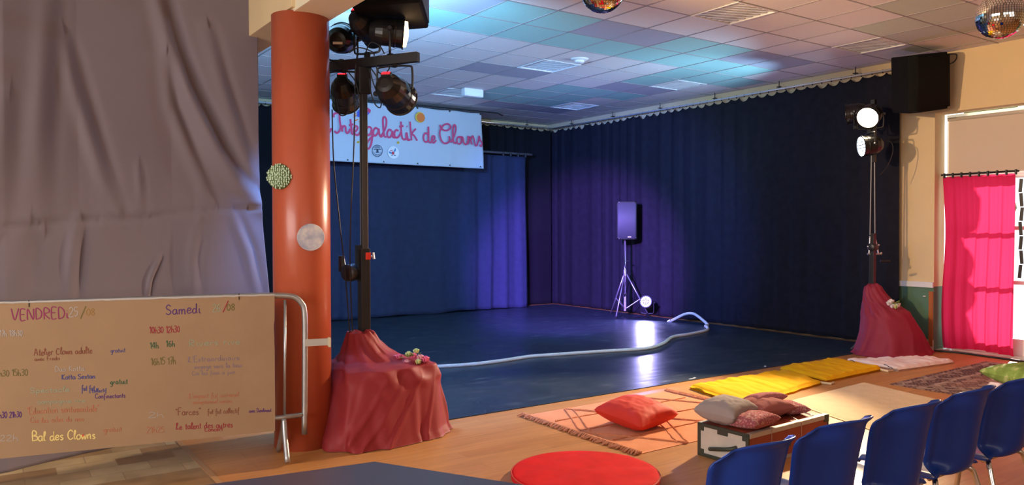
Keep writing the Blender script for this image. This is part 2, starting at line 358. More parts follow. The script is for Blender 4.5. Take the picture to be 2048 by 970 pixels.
def curtain(name, P0, P1, z0, z1, m, amp, waves, seed, sag=0, hooks=None, nu=None, nz=24, hem=0, taper=None, thick=.004, edge=0, parent=None):
    P0 = Vector(P0); P1 = Vector(P1); L = (P1-P0).length; d = (P1-P0)/L; nrm = Vector((-d.y, d.x, 0)); nu = nu or int(L*28)
    def fn(u, v):
        w = noise.noise(Vector((u*waves*.31+seed, 0, seed)))*1.4+u*waves
        low = 1-v
        a = amp*(.55+.45*low)*(.6+.6*abs(noise.noise(Vector((u*waves*.17, seed, 3)))))
        off = math.sin(2*PI*w)*a+math.sin(2*PI*w*2.3+seed)*a*.3+noise.noise(Vector((u*L*1.2, v*2.2, seed)))*amp*.8
        zz = lerp(z0, z1, v)
        if hooks: zz -= v**30*sag*abs(math.sin(PI*u*hooks))**.6*(1+1.4*noise.noise(Vector((math.floor(u*hooks)*.77, seed, 0))))
        zz += hem*(1-v)**6*noise.noise(Vector((u*L*1.5, seed, 9)))
        x = u*L+edge*low*math.sin(low*PI*.8)*u**8
        p = P0+d*x+nrm*off; p.z = zz; return p
    return MB().grid(fn, nu, nz).build(name, m, parent, smooth=True, solid=thick)
BC = mat('black_stage_cloth', (.016, .016, .023), .95, spec=.08, var=.15, vs=9, bump=.15, bs=300)
BC2 = mat('blue_lit_stage_cloth', (.030, .038, .078), .95, spec=.08, var=.08, vs=9, bump=.15, bs=300)  # black cloth with the blue stage light put into its colour
o = curtain('stage_curtain', (9.66, YB-.12, 0), (9.66, 5.32, 0), .015, 3.50, BC, .018, 22, 3.1, sag=.055, hooks=44, nz=48, nu=520)
tag(o, 'long black stage curtain along the right wall behind the tripod loudspeaker', 'curtain')
o = curtain('stage_curtain', (2.2, YB-.32, 0), (9.59, YB-.32, 0), .015, 3.50, mat('black_stage_cloth_back', (.010, .010, .013), .95, spec=.1), .022, 22, 8.2, sag=.045, hooks=46, nz=48, nu=520)
tag(o, 'black back curtain behind the banner, reaching into the back right corner', 'curtain')
o = curtain('stage_curtain', (4.3, 12.1, 0), (8.72, 12.1, 0), .02, 2.88, BC2, .040, 8.5, 5.7, hem=.03, nz=40, edge=.05)
tag(o, 'black curtain coloured as if lit blue, hanging below the banner on the silver rod', 'curtain')
# silver rod that carries the blue-lit curtain
mb = MB().tube([(4.25, 12.1, 2.93), (8.88, 12.1, 2.93)], .022, 12)
t = thing('curtain_rod', 'silver rod sticking out right of the banner above the blue lit curtain', 'curtain rod', (6, 12.1, 2.9)); mb.build('rod', SILVER, t, smooth=True)
for k in range(4): MB().tube([(8.2+k*.17, 12.08, 2.93), (8.2+k*.17, 12.08, 2.87)], .027, 8).build('tie', CABLE, t)
# curtain rails
def rail(name, P0, P1, label, seed):
    P0 = Vector(P0); P1 = Vector(P1); L = (P1-P0).length; d = (P1-P0)/L
    t = thing(name, label, 'curtain rail', tuple((P0+P1)/2))
    mb = MB().tube([P0, P1], .014, 8); mb.build('rail', mat('pale_rail', (.55, .57, .6), .4, metal=.3), t, smooth=True)
    mb = MB(); n = int(L*7)
    for k in range(n): p = P0+d*(L*(k+.5)/n); mb.tube([p+Vector((0, 0, .016)), p-Vector((0, 0, .03))], .009, 6)
    mb.build('hooks', BLACK, t, kind='stuff')
    n = int(L/1.1)
    for k in range(n):
        p = P0+d*(L*(k+.5)/n); mb = MB().tube([p, (p.x, p.y, ZC)], .007, 6); mb.box((p.x, p.y, p.z+.03), (.05, .05, .012)); mb.build('bracket', BLACK, t)
rail('curtain_rail', (9.62, 12.4, 3.515), (9.62, 5.3, 3.515), 'pale rail under the ceiling carrying the long right hand black curtain', 1)
rail('curtain_rail', (2.2, 12.4, 3.515), (9.6, 12.4, 3.515), 'pale rail under the ceiling along the back of the stage', 2)

# stage mat
st = MB().prism([(2.5, 5.30), (9.56, 5.30), (9.56, 12.3), (2.5, 12.3)], .0005, .008).build('dance_mat', m_stage(), bevel=.002)
tag(st, 'dark blue black glossy vinyl dance floor covering the stage area', 'dance floor')
for k, (x, y) in enumerate([(1397, 761), (1407, 760), (1532, 733)]):
    p = at_z(x, y, .008); tag(boxmb((p.x, 5.335+.012*k, .0095), (.05, .02, .002), rotz(.3*k)).build('tape_piece', mat('white_tape', (.8, .8, .8), .5)), ['small white tape piece on the front edge of the dance floor, nearest the peach rug', 'small white tape piece just right of the other one, on the dance floor edge', 'small white tape piece on the dance floor edge behind the yellow mats'][k], 'tape')

# ceiling grilles
for (i, j), lb in zip(vents, ['square louvred ceiling grille nearest the left mirror ball', 'square louvred ceiling grille just above the wall loudspeaker', 'square louvred ceiling grille over the middle of the right black curtain', 'square louvred ceiling grille beside the round ceiling detector', 'square louvred ceiling grille nearest the back right corner', 'square louvred ceiling grille next to the emergency light']):
    cx, cy = GX+(i+.5)*T, GY+(j+.5)*T
    t = thing('ceiling_grille', lb, 'ceiling grille', (cx, cy, ZC), 'square louvred ceiling grilles')
    mb = MB()
    for s in (-1, 1): mb.box((cx+s*.287, cy, ZC), (.022, .596, .02)); mb.box((cx, cy+s*.287, ZC), (.552, .022, .02))
    mb.build('frame', mat('grille_white', (.78, .79, .78), .5), t)
    mb = MB(); R45 = rotz(PI/4)
    for k in range(-6, 7):
        o_ = k*.062; h = .275*math.sqrt(2)-abs(o_)
        if h < .03: continue
        c = Vector((cx, cy, ZC+.002))+R45@Vector((o_, 0, 0)); mb.box(c, (.030, 2*h-.02, .004), R45)
    mb.build('louvres', mat('grille_white', (.78, .79, .78), .5), t)
    boxmb((cx, cy, ZC+.014), (.57, .57, .008)).build('backing', mat('grille_dark', (.03, .035, .04), .8), t)
# round detector
p = (GX+3.61*T, GY+2.60*T, ZC)
t = thing('ceiling_detector', 'round white detector on the ceiling between the grilles', 'detector', p)
MB().lathe([(.07, -.02), (.10, -.012), (.115, 0)], p, n=32).build('ring', WHITE, t, smooth=True)
MB().lathe([(.02, -.05), (.055, -.045), (.065, -.018)], p, n=24).build('dome', WHITE, t, smooth=True)
# emergency light hanging
e = at_y(945, 186, 10.1)
t = thing('emergency_light', 'small white emergency light box hanging under the ceiling near the banner', 'emergency light', tuple(e))
boxmb(e, (.34, .10, .12)).build('housing', mat('clear_white_plastic', (.8, .83, .85), .3), t, bevel=.012)
boxmb((e.x, e.y-.052, e.z-.02), (.28, .01, .05)).build('diffuser', mat('lamp_diffuser', (.85, .9, .92), .25), t, bevel=.004)
[MB().tube([(e.x+s*.12, e.y, e.z+.06), (e.x+s*.12, e.y, ZC)], .004, 6).build('hanger', STEEL, t) for s in (-1, 1)]

# grey curtain on the left
GC = mat('grey_mauve_fabric', (.20, .160, .180), .75, spec=.3, sheen=0, bump=.05, bs=400)
path = [(-3.3, 5.62), (-1.2, 5.66), (.18, 5.73), (.6, 5.93), (1.2, 6.06), (1.79, 6.06)]
FOLDS = []
for pl, w_, a_ in (([(328, -10), (350, 80), (385, 180), (440, 295), (486, 365), (528, 408)], .045, .060), ([(112, -10), (104, 120), (96, 260), (92, 440)], .05, .030), ([(138, 60), (160, 150), (190, 250), (220, 350), (243, 412)], .04, .034),
                   ([(338, 110), (352, 210), (385, 300), (428, 402)], .035, .022), ([(420, 60), (450, 170), (480, 260), (512, 370)], .04, .020), ([(20, 200), (10, 330), (2, 450)], .05, .024), ([(285, 330), (292, 410)], .02, .012), ([(165, 445), (158, 520), (150, 610)], .03, .030), ([(325, 520), (308, 560), (300, 610)], .012, .018), ([(400, 450), (390, 520), (396, 600)], .03, .012), ([(60, 460), (45, 600)], .05, .018), ([(470, 430), (500, 500), (520, 590)], .03, .014)):
    FOLDS.append(([Vector((q.x, q.z)) for q in [at_y(x_, y_, 5.72+.35*sm(100, 450, x_)) for x_, y_ in pl]], w_, a_))
def fold_off(s_, z_):
    o_ = 0; P_ = Vector((s_, z_))
    for pl, w_, a_ in FOLDS:
        best = 9; sg = 1; tt_ = 0
        for i in range(len(pl)-1):
            a, b = pl[i], pl[i+1]; ab = b-a; t = max(0, min(1, (P_-a).dot(ab)/ab.length_squared)); q = a+ab*t; d_ = (P_-q).length
            if d_ < best: best = d_; sg = 1 if (P_-a).cross(ab) > 0 else -1; tt_ = (i+t)/(len(pl)-1)
        if best < w_*5: x_ = sg*best/w_; o_ += a_*(.35+.65*math.sin(PI*min(1, tt_+.08)))*(math.exp(-(x_+1)**2)*-.9+math.exp(-((x_-.9)/1.3)**2))
    return o_
def gfn(u, v):
    x = u*5; i = min(4, int(x)); t = x-i; a, b = Vector((*path[i], 0)), Vector((*path[i+1], 0)); p = a.lerp(b, t)
    z = lerp(.0, 3.6, v)
    s = p.x
    if u > .6: p.x += .155*(1-v)*sm(.75, 1, u)+.02*math.sin(v*9)*sm(.9, 1, u)
    seam = 1.50+.10*max(0, s)+.02*noise.noise(Vector((s*1.5, 0, 0)))
    off = .02*noise.noise(Vector((s*1.6, z*.5, 2)))+(fold_off(p.x, z) if p.x > -.5 else .03*math.sin(s*7))
    off += .010*max(0, noise.noise(Vector((s*9, 0, 3))))*2*math.exp(-abs(z-seam)/.16)
    if z < seam: off += .012*math.sin(s*9+2+.5*noise.noise(Vector((s*4, z, 0))))
    off -= .014*math.exp(-((z-seam)/.02)**2)
    return Vector((p.x, p.y-off, z))
gc = MB().grid(gfn, 420, 150).build('partition_curtain', GC, smooth=True, solid=.004)
tag(gc, 'large grey mauve curtain hanging behind the cardboard programme', 'curtain')

# ================================================================== LETTERING HELPERS
GL = {  # single stroke hand letters: x-height 1, ascender 2, descender -1; value = (advance, strokes)
 'a': (1.0, [[(.75, .9), (.4, 1), (.1, .7), (.1, .25), (.35, 0), (.65, .2), (.75, .95), (.78, .2), (.95, .02)]]),
 'b': (.95, [[(.1, 2), (.12, 1), (.12, .1), (.45, 0), (.75, .35), (.65, .85), (.35, .95), (.12, .6)]]),
 'c': (.85, [[(.7, .8), (.4, 1), (.1, .6), (.15, .15), (.45, 0), (.75, .2)]]),
 'd': (1.0, [[(.72, .8), (.35, .95), (.08, .55), (.2, .05), (.5, .05), (.72, .5), (.76, 2), (.76, .3), (.95, .02)]]),
 'e': (.9, [[(.1, .45), (.6, .6), (.65, .9), (.35, 1), (.1, .6), (.15, .12), (.45, 0), (.8, .25)]]),
 'f': (.75, [[(.7, 1.8), (.5, 2), (.3, 1.7), (.28, .8), (.25, -.9)], [(.05, .95), (.6, 1)]]),
 'g': (.95, [[(.72, .85), (.4, 1), (.1, .6), (.3, .1), (.6, .2), (.74, .95), (.72, -.5), (.45, -.95), (.15, -.7)]]),
 'h': (.95, [[(.12, 2), (.12, 0)], [(.12, .6), (.4, 1), (.68, .8), (.72, .1), (.85, 0)]]),
 'i': (.5, [[(.2, 1), (.22, .15), (.45, .02)], [(.22, 1.4), (.26, 1.45)]]),
 'j': (.5, [[(.3, 1), (.3, -.6), (.05, -.9)], [(.3, 1.4), (.33, 1.45)]]),
 'k': (.9, [[(.12, 2), (.12, 0)], [(.65, 1), (.15, .45), (.7, 0)]]),
 'l': (.5, [[(.12, .6), (.4, 1.6), (.3, 2), (.15, 1.6), (.15, .3), (.4, .02)]]),
 'm': (1.35, [[(.1, 1), (.12, 0)], [(.12, .6), (.35, 1), (.55, .8), (.57, 0)], [(.57, .6), (.85, 1), (1.05, .8), (1.08, .1), (1.2, 0)]]),
 'n': (.95, [[(.1, 1), (.12, 0)], [(.12, .6), (.4, 1), (.65, .8), (.68, .1), (.85, 0)]]),
 'o': (.9, [[(.4, 1), (.1, .6), (.15, .15), (.45, 0), (.75, .35), (.7, .85), (.4, 1)]]),
 'p': (.95, [[(.15, 1), (.12, -1)], [(.14, .6), (.4, 1), (.75, .75), (.65, .15), (.35, .02), (.14, .3)]]),
 'r': (.7, [[(.1, 1), (.14, 0)], [(.14, .6), (.35, .95), (.6, .9)]]),
 's': (.75, [[(.6, .85), (.35, 1), (.12, .78), (.4, .5), (.6, .25), (.35, 0), (.08, .12)]]),
 't': (.65, [[(.3, 1.7), (.28, .2), (.5, .02)], [(.05, 1.05), (.55, 1.08)]]),
 'u': (.95, [[(.12, 1), (.12, .3), (.35, 0), (.62, .3), (.68, 1), (.7, .2), (.85, .02)]]),
 'v': (.8, [[(.08, 1), (.35, 0), (.65, 1)]]),
 'w': (1.2, [[(.08, 1), (.3, 0), (.55, .8), (.8, 0), (1.05, 1)]]),
 'x': (.8, [[(.1, 1), (.65, 0)], [(.65, 1), (.1, 0)]]),
 'y': (.9, [[(.12, 1), (.2, .4), (.45, .3), (.68, 1)], [(.68, 1), (.62, -.5), (.3, -.95), (.1, -.7)]]),
 'A': (1.25, [[(.05, 0), (.5, 2), (1.05, 0)], [(.2, .75), (.9, .75)]]),
 'B': (1.15, [[(.15, 0), (.15, 2), (.75, 1.9), (.8, 1.3), (.2, 1.05), (.9, .9), (.95, .2), (.15, 0)]]),
 'C': (1.2, [[(1.0, 1.6), (.6, 2), (.15, 1.4), (.15, .5), (.55, 0), (1.05, .35)]]),
 'D': (1.15, [[(.15, 0), (.15, 2), (.75, 1.7), (.98, 1), (.75, .25), (.15, 0)]]),
 'E': (1.0, [[(.85, 2), (.15, 2), (.15, 0), (.85, 0)], [(.15, 1.05), (.7, 1.05)]]),
 'F': (1.0, [[(.9, 2), (.15, 2), (.15, 0)], [(.15, 1.1), (.7, 1.1)]]),
 'G': (1.2, [[(1.0, 1.6), (.6, 2), (.15, 1.4), (.15, .5), (.55, 0), (1.0, .3), (1.0, .9), (.65, .9)]]),
 'K': (1.1, [[(.15, 0), (.15, 2)], [(.9, 2), (.2, .95), (.95, 0)]]),
 'L': (1.05, [[(.1, .3), (.55, 1.6), (.45, 2), (.25, 1.6), (.3, .2), (.1, .05), (.5, .12), (.95, .1)]]),
 'N': (1.2, [[(.12, 0), (.15, 2), (.95, 0), (1.0, 2)]]),
 'R': (1.1, [[(.15, 0), (.15, 2), (.8, 1.8), (.8, 1.2), (.2, .95), (.95, 0)]]),
 'S': (1.1, [[(.9, 1.7), (.5, 2), (.15, 1.6), (.3, 1.15), (.8, .8), (.9, .35), (.5, 0), (.08, .25)]]),
 'V': (1.2, [[(.05, 2), (.5, 0), (1.05, 2)]]),
 '0': (.95, [[(.45, 2), (.12, 1.4), (.12, .6), (.45, 0), (.78, .6), (.78, 1.4), (.45, 2)]]),
 '1': (.6, [[(.05, 1.5), (.35, 2), (.35, 0)]]),
 '2': (.95, [[(.1, 1.6), (.45, 2), (.78, 1.5), (.6, 1), (.08, 0), (.85, .03)]]),
 '3': (.9, [[(.1, 1.8), (.5, 2), (.72, 1.5), (.35, 1.05), (.78, .6), (.45, 0), (.08, .2)]]),
 '4': (.95, [[(.6, 0), (.62, 2), (.05, .7), (.85, .7)]]),
 '5': (.95, [[(.8, 2), (.2, 2), (.15, 1.2), (.6, 1.15), (.78, .6), (.45, 0), (.08, .15)]]),
 '6': (.95, [[(.7, 1.9), (.25, 1.4), (.1, .6), (.4, 0), (.78, .4), (.55, 1), (.15, .7)]]),
 '7': (.85, [[(.08, 2), (.78, 2), (.3, 0)], [(.2, 1), (.65, 1)]]),
 '8': (.95, [[(.45, 1.1), (.12, 1.5), (.45, 2), (.75, 1.5), (.45, 1.1), (.1, .5), (.45, 0), (.8, .5), (.45, 1.1)]]),
 '/': (.8, [[(.05, -.2), (.75, 2.1)]]), "'": (.35, [[(.2, 2), (.12, 1.5)]]), '"': (.5, [[(.12, 2), (.1, 1.6)], [(.35, 2), (.33, 1.6)]]), ' ': (.7, []), '-': (.7, [[(.1, .9), (.55, .9)]]),
}
def hand(mb, text, p0, ux, uz, size, r, nrm, seed=0, squeeze=.8):
    """write text on a plane: p0 baseline start, ux along, uz up (unit), size = x-height in metres"""
    q = random.Random(seed); x = 0
    for ch in text:
        adv, st_ = GL.get(ch, GL['o']); dy = q.uniform(-.08, .08); k = q.uniform(.92, 1.06)
        for s in st_:
            pts = catmull([Vector((x+px*squeeze*k, dy+py*k, 0)) for px, py in s], 4)
            mb.tube([p0+ux*(v.x*size)+uz*(v.y*size) for v in pts], r, 6, flat=(nrm, .25))
        x += adv*squeeze
    return x*size

# ================================================================== BANNER
BY = 11.6
tl, bl, br_, tr = at_y(640, 194.5, BY), at_y(640, 321, BY), at_y(968, 337.4, BY), at_y(963, 226.4, BY)
bx0 = 4.15
def bfn(u, v):
    x = lerp(bx0, lerp(br_.x, tr.x, v), u); z = lerp(br_.z, tr.z, v)
    w = .010*noise.noise(Vector((x*2.2, z*3, 1)))+.006*noise.noise(Vector((x*7, z*4, 5)))
    return Vector((x, BY+w+.01*math.sin(x*2), z-.012*v*abs(math.sin(PI*(x-br_.x)/.62))**2))
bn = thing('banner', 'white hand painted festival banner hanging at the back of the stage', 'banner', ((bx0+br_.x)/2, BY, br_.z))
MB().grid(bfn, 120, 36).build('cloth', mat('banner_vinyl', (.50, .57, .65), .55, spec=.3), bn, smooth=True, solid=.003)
A_, B_ = (640, 190, 6.467), (800, 200, 6.467)
PN = Vector((0, -1, 0))
def bpt(o, x, y, k=.012): q = at_y(o[0]+x/o[2], o[1]+y/o[2], BY-k); q.y = BY-k-.012; return q
ST = [(A_, [(92, 238), (112, 300), (106, 345), (95, 380)]), (A_, [(95, 492), (122, 478), (146, 430)]),
 (A_, [(176, 290), (178, 246), (243, 240), (252, 330), (262, 420), (240, 475), (210, 490), (184, 465)]),
 (A_, [(258, 440), (275, 400), (284, 475)]), (A_, [(278, 440), (300, 405), (325, 412), (332, 470), (345, 492), (365, 482), (385, 440)]),
 (A_, [(390, 312), (400, 420), (406, 490), (428, 512)]), (A_, [(372, 392), (428, 380)]),
 (A_, [(425, 488), (465, 462), (484, 424), (460, 402), (436, 432), (437, 485), (462, 516), (495, 512), (520, 470)]), (A_, [(512, 405), (532, 430), (560, 440), (565, 500), (590, 515)]),
 (A_, [(668, 440), (632, 412), (600, 442), (596, 492), (620, 520), (650, 500), (667, 450), (670, 560), (656, 640), (630, 692), (604, 684), (600, 630), (640, 570), (690, 528)]),
 (A_, [(748, 444), (715, 427), (688, 460), (688, 510), (712, 526), (745, 490), (756, 440), (765, 510), (785, 540), (812, 522)]),
 (A_, [(786, 530), (820, 480), (850, 400), (855, 330), (835, 286), (812, 305), (812, 390), (820, 480), (832, 536), (855, 542)]),
 (A_, [(922, 462), (890, 450), (866, 490), (872, 540), (900, 546), (925, 510), (932, 465), (940, 540), (968, 552)]),
 (A_, [(1012, 462), (980, 455), (960, 490), (966, 540), (995, 552), (1025, 522), (1045, 480)]),
 (A_, [(1044, 345), (1046, 450), (1056, 540), (1082, 576), (1110, 560), (1118, 490), (1130, 560), (1160, 588)]), (A_, [(1022, 412), (1076, 400)]), (A_, [(1118, 404), (1126, 410)]),
 (B_, [(75, 425), (76, 480), (100, 520), (128, 512)]),
 (B_, [(125, 280), (135, 400), (146, 524)]), (B_, [(202, 372), (150, 432), (180, 462), (220, 526)]),
 (B_, [(352, 440), (322, 430), (300, 480), (314, 535), (345, 540), (365, 490), (364, 345), (360, 450), (366, 530), (386, 552), (410, 530)]),
 (B_, [(404, 528), (442, 500), (440, 470), (416, 472), (405, 520), (430, 555), (466, 520)]),
 (B_, [(512, 320), (528, 365), (575, 395), (625, 385), (650, 345), (620, 312), (570, 320), (525, 372), (510, 435), (530, 520), (570, 560), (618, 550), (638, 500), (628, 466)]),
 (B_, [(650, 552), (690, 480), (715, 400), (716, 342), (700, 322), (681, 360), (678, 450), (686, 532), (706, 560), (735, 540)]),
 (B_, [(762, 472), (736, 495), (735, 550), (765, 570), (790, 540), (784, 492), (760, 476), (808, 486), (822, 555), (850, 576), (872, 530), (876, 466), (882, 540), (870, 575)]),
 (B_, [(893, 470), (925, 576)]), (B_, [(908, 510), (935, 466), (950, 500), (965, 575), (985, 592), (1005, 540), (1020, 466), (1030, 515), (1056, 560), (1046, 600), (1024, 580)])]
mb = MB()
for o_, pl in ST:
    q = catmull([bpt(o_, *p) for p in pl], 5); mb.tube(q, .0165 if o_ is A_ else .015, 8, flat=(PN, .12))
mb.build('lettering', mat('magenta_paint', (.62, .05, .16), .6), bn)
def disc(mb, o_, x, y, r, rough=0, n=40, k=.012, sx=1):
    c = bpt(o_, x, y, k); R = r/o_[2]/F*15.0
    pts = [c+Vector((math.cos(2*PI*i/n)*R*sx*(1+rough*math.sin(i*2.3)), 0, math.sin(2*PI*i/n)*R*(1+rough*math.sin(i*2.3)))) for i in range(n)]
    mb.add(pts+[p+Vector((0, .003, 0)) for p in pts], [tuple(range(n))]+[(i, (i+1) % n, n+(i+1) % n, n+i) for i in range(n)])
mb = MB(); disc(mb, B_, 255, 225, 60, .03); mb.build('painted_sun', mat('yellow_paint', (.75, .50, .06), .6), bn)
mb = MB(); disc(mb, B_, 266, 228, 50, .06, k=.016); mb.build('painted_sun', mat('orange_paint', (.80, .19, .02), .6), bn)
mb = MB(); mb.tube([bpt(A_, 498, 285), bpt(A_, 500, 215)], .03, 8, flat=(PN, .1)); mb.tube([bpt(A_, 500, 250), bpt(A_, 560, 235), bpt(A_, 612, 205)], [.06, .075, .05], 8, flat=(PN, .05)); mb.build('painted_rocket', mat('blue_paint', (.05, .09, .55), .6), bn)
mb = MB(); mb.tube([bpt(A_, 612, 215, .016), bpt(A_, 634, 180, .016)], [.05, .035], 8, flat=(PN, .05)); mb.build('rocket_nose', mat('magenta_paint', (.62, .05, .16), .6), bn)
mb = MB()
for a, b in (((428, 262), (462, 242)), ((440, 335), (490, 318)), ((500, 350), (530, 340)), ((430, 290), (470, 262))): mb.tube([bpt(A_, *a), bpt(A_, *b)], .008, 6, flat=(PN, .2))
mb.build('rocket_flames', mat('orange_paint', (.80, .19, .02), .6), bn)
for ox, oy in ((490, 610), (1007, 617)):
    mb = MB()
    for k in range(3):
        a = k*PI/3; mb.tube([bpt(A_, ox-16*math.cos(a), oy-16*math.sin(a)), bpt(A_, ox+16*math.cos(a), oy+16*math.sin(a))], .009, 6, flat=(PN, .2))
    mb.build('painted_star', mat('yellow_paint', (.75, .50, .06), .6), bn)
# two round logos
INK = mat('dark_ink', (.02, .05, .09), .6)
mb = MB()
def ring(mb, o_, x, y, rx, ry, r, n=36):
    mb.tube([bpt(o_, x+rx*math.cos(2*PI*i/n), y+ry*math.sin(2*PI*i/n)) for i in range(n)], r, 6, closed=True, flat=(PN, .3))
ring(mb, A_, 738, 722, 66, 74, .005); mb.tube([bpt(A_, 738, 705), bpt(A_, 740, 740)], .016, 6, flat=(PN, .2)); mb.tube([bpt(A_, 718, 742), bpt(A_, 760, 742)], .006, 6, flat=(PN, .2))
mb.tube(catmull([bpt(A_, 690, 705), bpt(A_, 738, 700), bpt(A_, 790, 706)]), .006, 6, flat=(PN, .2))
for k in range(5): ring(mb, A_, 712+k*13, 680-6*math.sin(k*PI/4), 7, 9, .003, 10)
for k in range(8): a = PI*(.12+.76*k/7); mb.tube([bpt(A_, 738+48*math.cos(a), 722+48*math.sin(a)), bpt(A_, 738+58*math.cos(a+.05), 722+58*math.sin(a+.05))], .0045, 5, flat=(PN, .3))
mb.tube([bpt(A_, 712, 776), bpt(A_, 766, 776)], .004, 5, flat=(PN, .3))
mb.build('round_logo', INK, bn)
mb = MB(); disc(mb, A_, 946, 745, 68); mb.build('round_logo', mat('logo_white', (.8, .81, .84), .6), bn)
mb = MB(); disc(mb, A_, 940, 752, 17, k=.018); [mb.tube([bpt(A_, *p, .018) for p in s], .006, 6, flat=(PN, .2)) for s in (((905, 722), (935, 715)),)]; mb.build('logo_red_dot', mat('logo_red', (.65, .03, .06), .6), bn)
mb = MB()
for s in (((885, 735), (905, 748), (926, 755)), ((972, 690), (968, 715), (955, 735))): mb.tube(catmull([bpt(A_, *p, .018) for p in s]), [.004]+[.014]*10+[.008, .008], 6, flat=(PN, .2)) if False else mb.tube([bpt(A_, *p, .018) for p in s], [.006, .015, .009], 6, flat=(PN, .2))
mb.build('logo_blue_wings', mat('logo_blue', (.03, .25, .5), .6), bn)
for x in (918, 930, 955, 962, 970): MB().tube([bpt(A_, x, 775, .018), bpt(A_, x+6, 788, .018)], .004, 5, flat=(PN, .3)).build('logo_letter', INK, bn)
# eyelets and hanging line
for x in [tr.x-.03-k*.62 for k in range(6)]:
    MB().box((x, BY-.012, tr.z-.012), (.022, .014, .045)).build('eyelet_tie', BLACK, bn); MB().box((x, BY-.012, br_.z+.03), (.018, .012, .02)).build('eyelet', BLACK, bn)
mb = MB().tube([(3.9, BY+.0, tr.z+.028), (7.75, BY, tr.z+.028), (8.0, BY+.2, tr.z+.03)], .012, 8); mb.build('batten', BLACK, bn)

# ================================================================== PAR LAMPS AND STANDS
DIG = mat('red_digits', (.3, 0, 0), .5, emit=(1, .012, .02), es=4)
def par(name, label, c, d, yoke, lens_c=None, lens_s=0, deg=50, power=0, col=(1, 1, 1), digits=True, sticker=False, parent_group=None, r=.10, led=False, yl=.2, length=.24, bulge=0):
    """par can: c = pivot in the world, d = direction of the beam, yoke = +1 bracket goes up to what carries it, -1 down"""
    c = Vector(c); d = Vector(d).normalized()
    t = thing(name, label, 'stage light', tuple(c), parent_group)
    side = d.cross(Vector((0, 0, 1))); side = side.normalized() if side.length > .05 else Vector((1, 0, 0)); up = side.cross(d).normalized()
    R = Matrix((side, up, d)).transposed()          # columns: x side, y up, z beam
    k = r/.10; h = length
    pr = [(.03*k, -h*.62), (.055*k, -h*.6), (.085*k, -h*.42), (.10*k, -h*.2), (.10*k, h*.1), (.104*k, h*.12), (.104*k, h*.18), (.10*k, h*.2), (.105*k, h*.38), (.112*k, h*.4), (.112*k, h*.43), (.098*k, h*.43), (.095*k, h*.33)]
    MB().lathe(pr, c, R, 28).build('housing', mat('par_black', (.010, .009, .009), .28, spec=.5), t)
    mb = MB(); yaw = Vector((side.x, side.y, 0)).normalized(); w = (.118*k)
    Z = Vector((0, 0, yoke))
    pts = catmull([c+yaw*w, c+yaw*w+Z*(yl*.8), c+yaw*(w*.75)+Z*yl, c-yaw*(w*.75)+Z*yl, c-yaw*w+Z*(yl*.8), c-yaw*w], 4)
    mb.tube(pts, .008, 6); mb.build('yoke', BLACK, t)
    for s in (-1, 1): MB().lathe([(.018, 0), (.022, .01), (.014, .028)], c+yaw*(s*w), (yaw*s).to_track_quat('Z', 'Y').to_matrix(), 10).build('knob', BLACKP, t)
    MB().box(c+Z*(yl+.02), (.03, .045, .05)).build('clamp', BLACK, t)
    if lens_c:
        lm = mat('lens_'+name+str(lens_c)+str(lens_s), tuple(x*.6 for x in lens_c), .1, emit=lens_c, es=lens_s)
        if led:
            MB().lathe([(.094*k, h*.34), (.094*k, h*.36)], c, R, 28).build('face', mat('led_face', (.08, .08, .09), .3), t)
            mb = MB()
            for rr, n in ((.0, 1), (.034, 6), (.066, 12), (.085, 18)):
                for i in range(n): a = 2*PI*i/n; mb.lathe([(.0105, h*.36), (.0115, h*.39), (.006, h*.40)], c+R@Vector((rr*k*math.cos(a), rr*k*math.sin(a), 0)), R, 8)
            mb.build('lens', lm, t)
        else:
            MB().lathe([(.094*k, h*.32), (.094*k, h*.36), (.09*k, h*(.36+bulge)), (.02*k, h*(.41+bulge))], c, R, 28).build('lens', lm, t, smooth=True)
    else:
        MB().lathe([(.094*k, h*.32), (.094*k, h*.36), (.05*k, h*.38)], c, R, 28).build('lens', mat('lens_off', (.25, .28, .3), .08, spec=.8), t, smooth=True)
    if digits:
        pb = c+R@Vector((0, .055*k, -h*.52)); Rt = R@Matrix.Rotation(.55, 3, 'X')
        dp = MB().box(pb, (.075, .035, .05), Rt).build('display', BLACKP, t, bevel=.003)
        mb = MB()
        for q in range(3): mb.box(pb+Rt@Vector((-.022+q*.022, 0, -.027)), (.016, .024, .003), Rt); mb.box(pb+Rt@Vector((-.02+q*.02, .019, 0)), (.013, .003, .026), Rt)
        mb.build('digits', DIG, dp, label='glowing red digits')
    if sticker: MB().box(c+R@Vector((.0, -.02, -h*.62)), (.07, .018, .004), R).build('sticker', mat('cream_sticker', (.8, .66, .48), .6), t)
    if power:
        sp = spot('beam_lamp', (0, 0, 0), d, power, col, deg, .6, .07); sp.parent = t; sp.location = d*(h*(.49+bulge))
        look(sp, d)
    return t
def cable(name, pts, label, r=.006, parent=None, m=None):
    o = MB().tube(catmull([Vector(p) for p in pts], 8), r, 6).build(name, m or CABLE, parent, smooth=True)
    if parent is None: tag(o, label, 'cable')
    return o

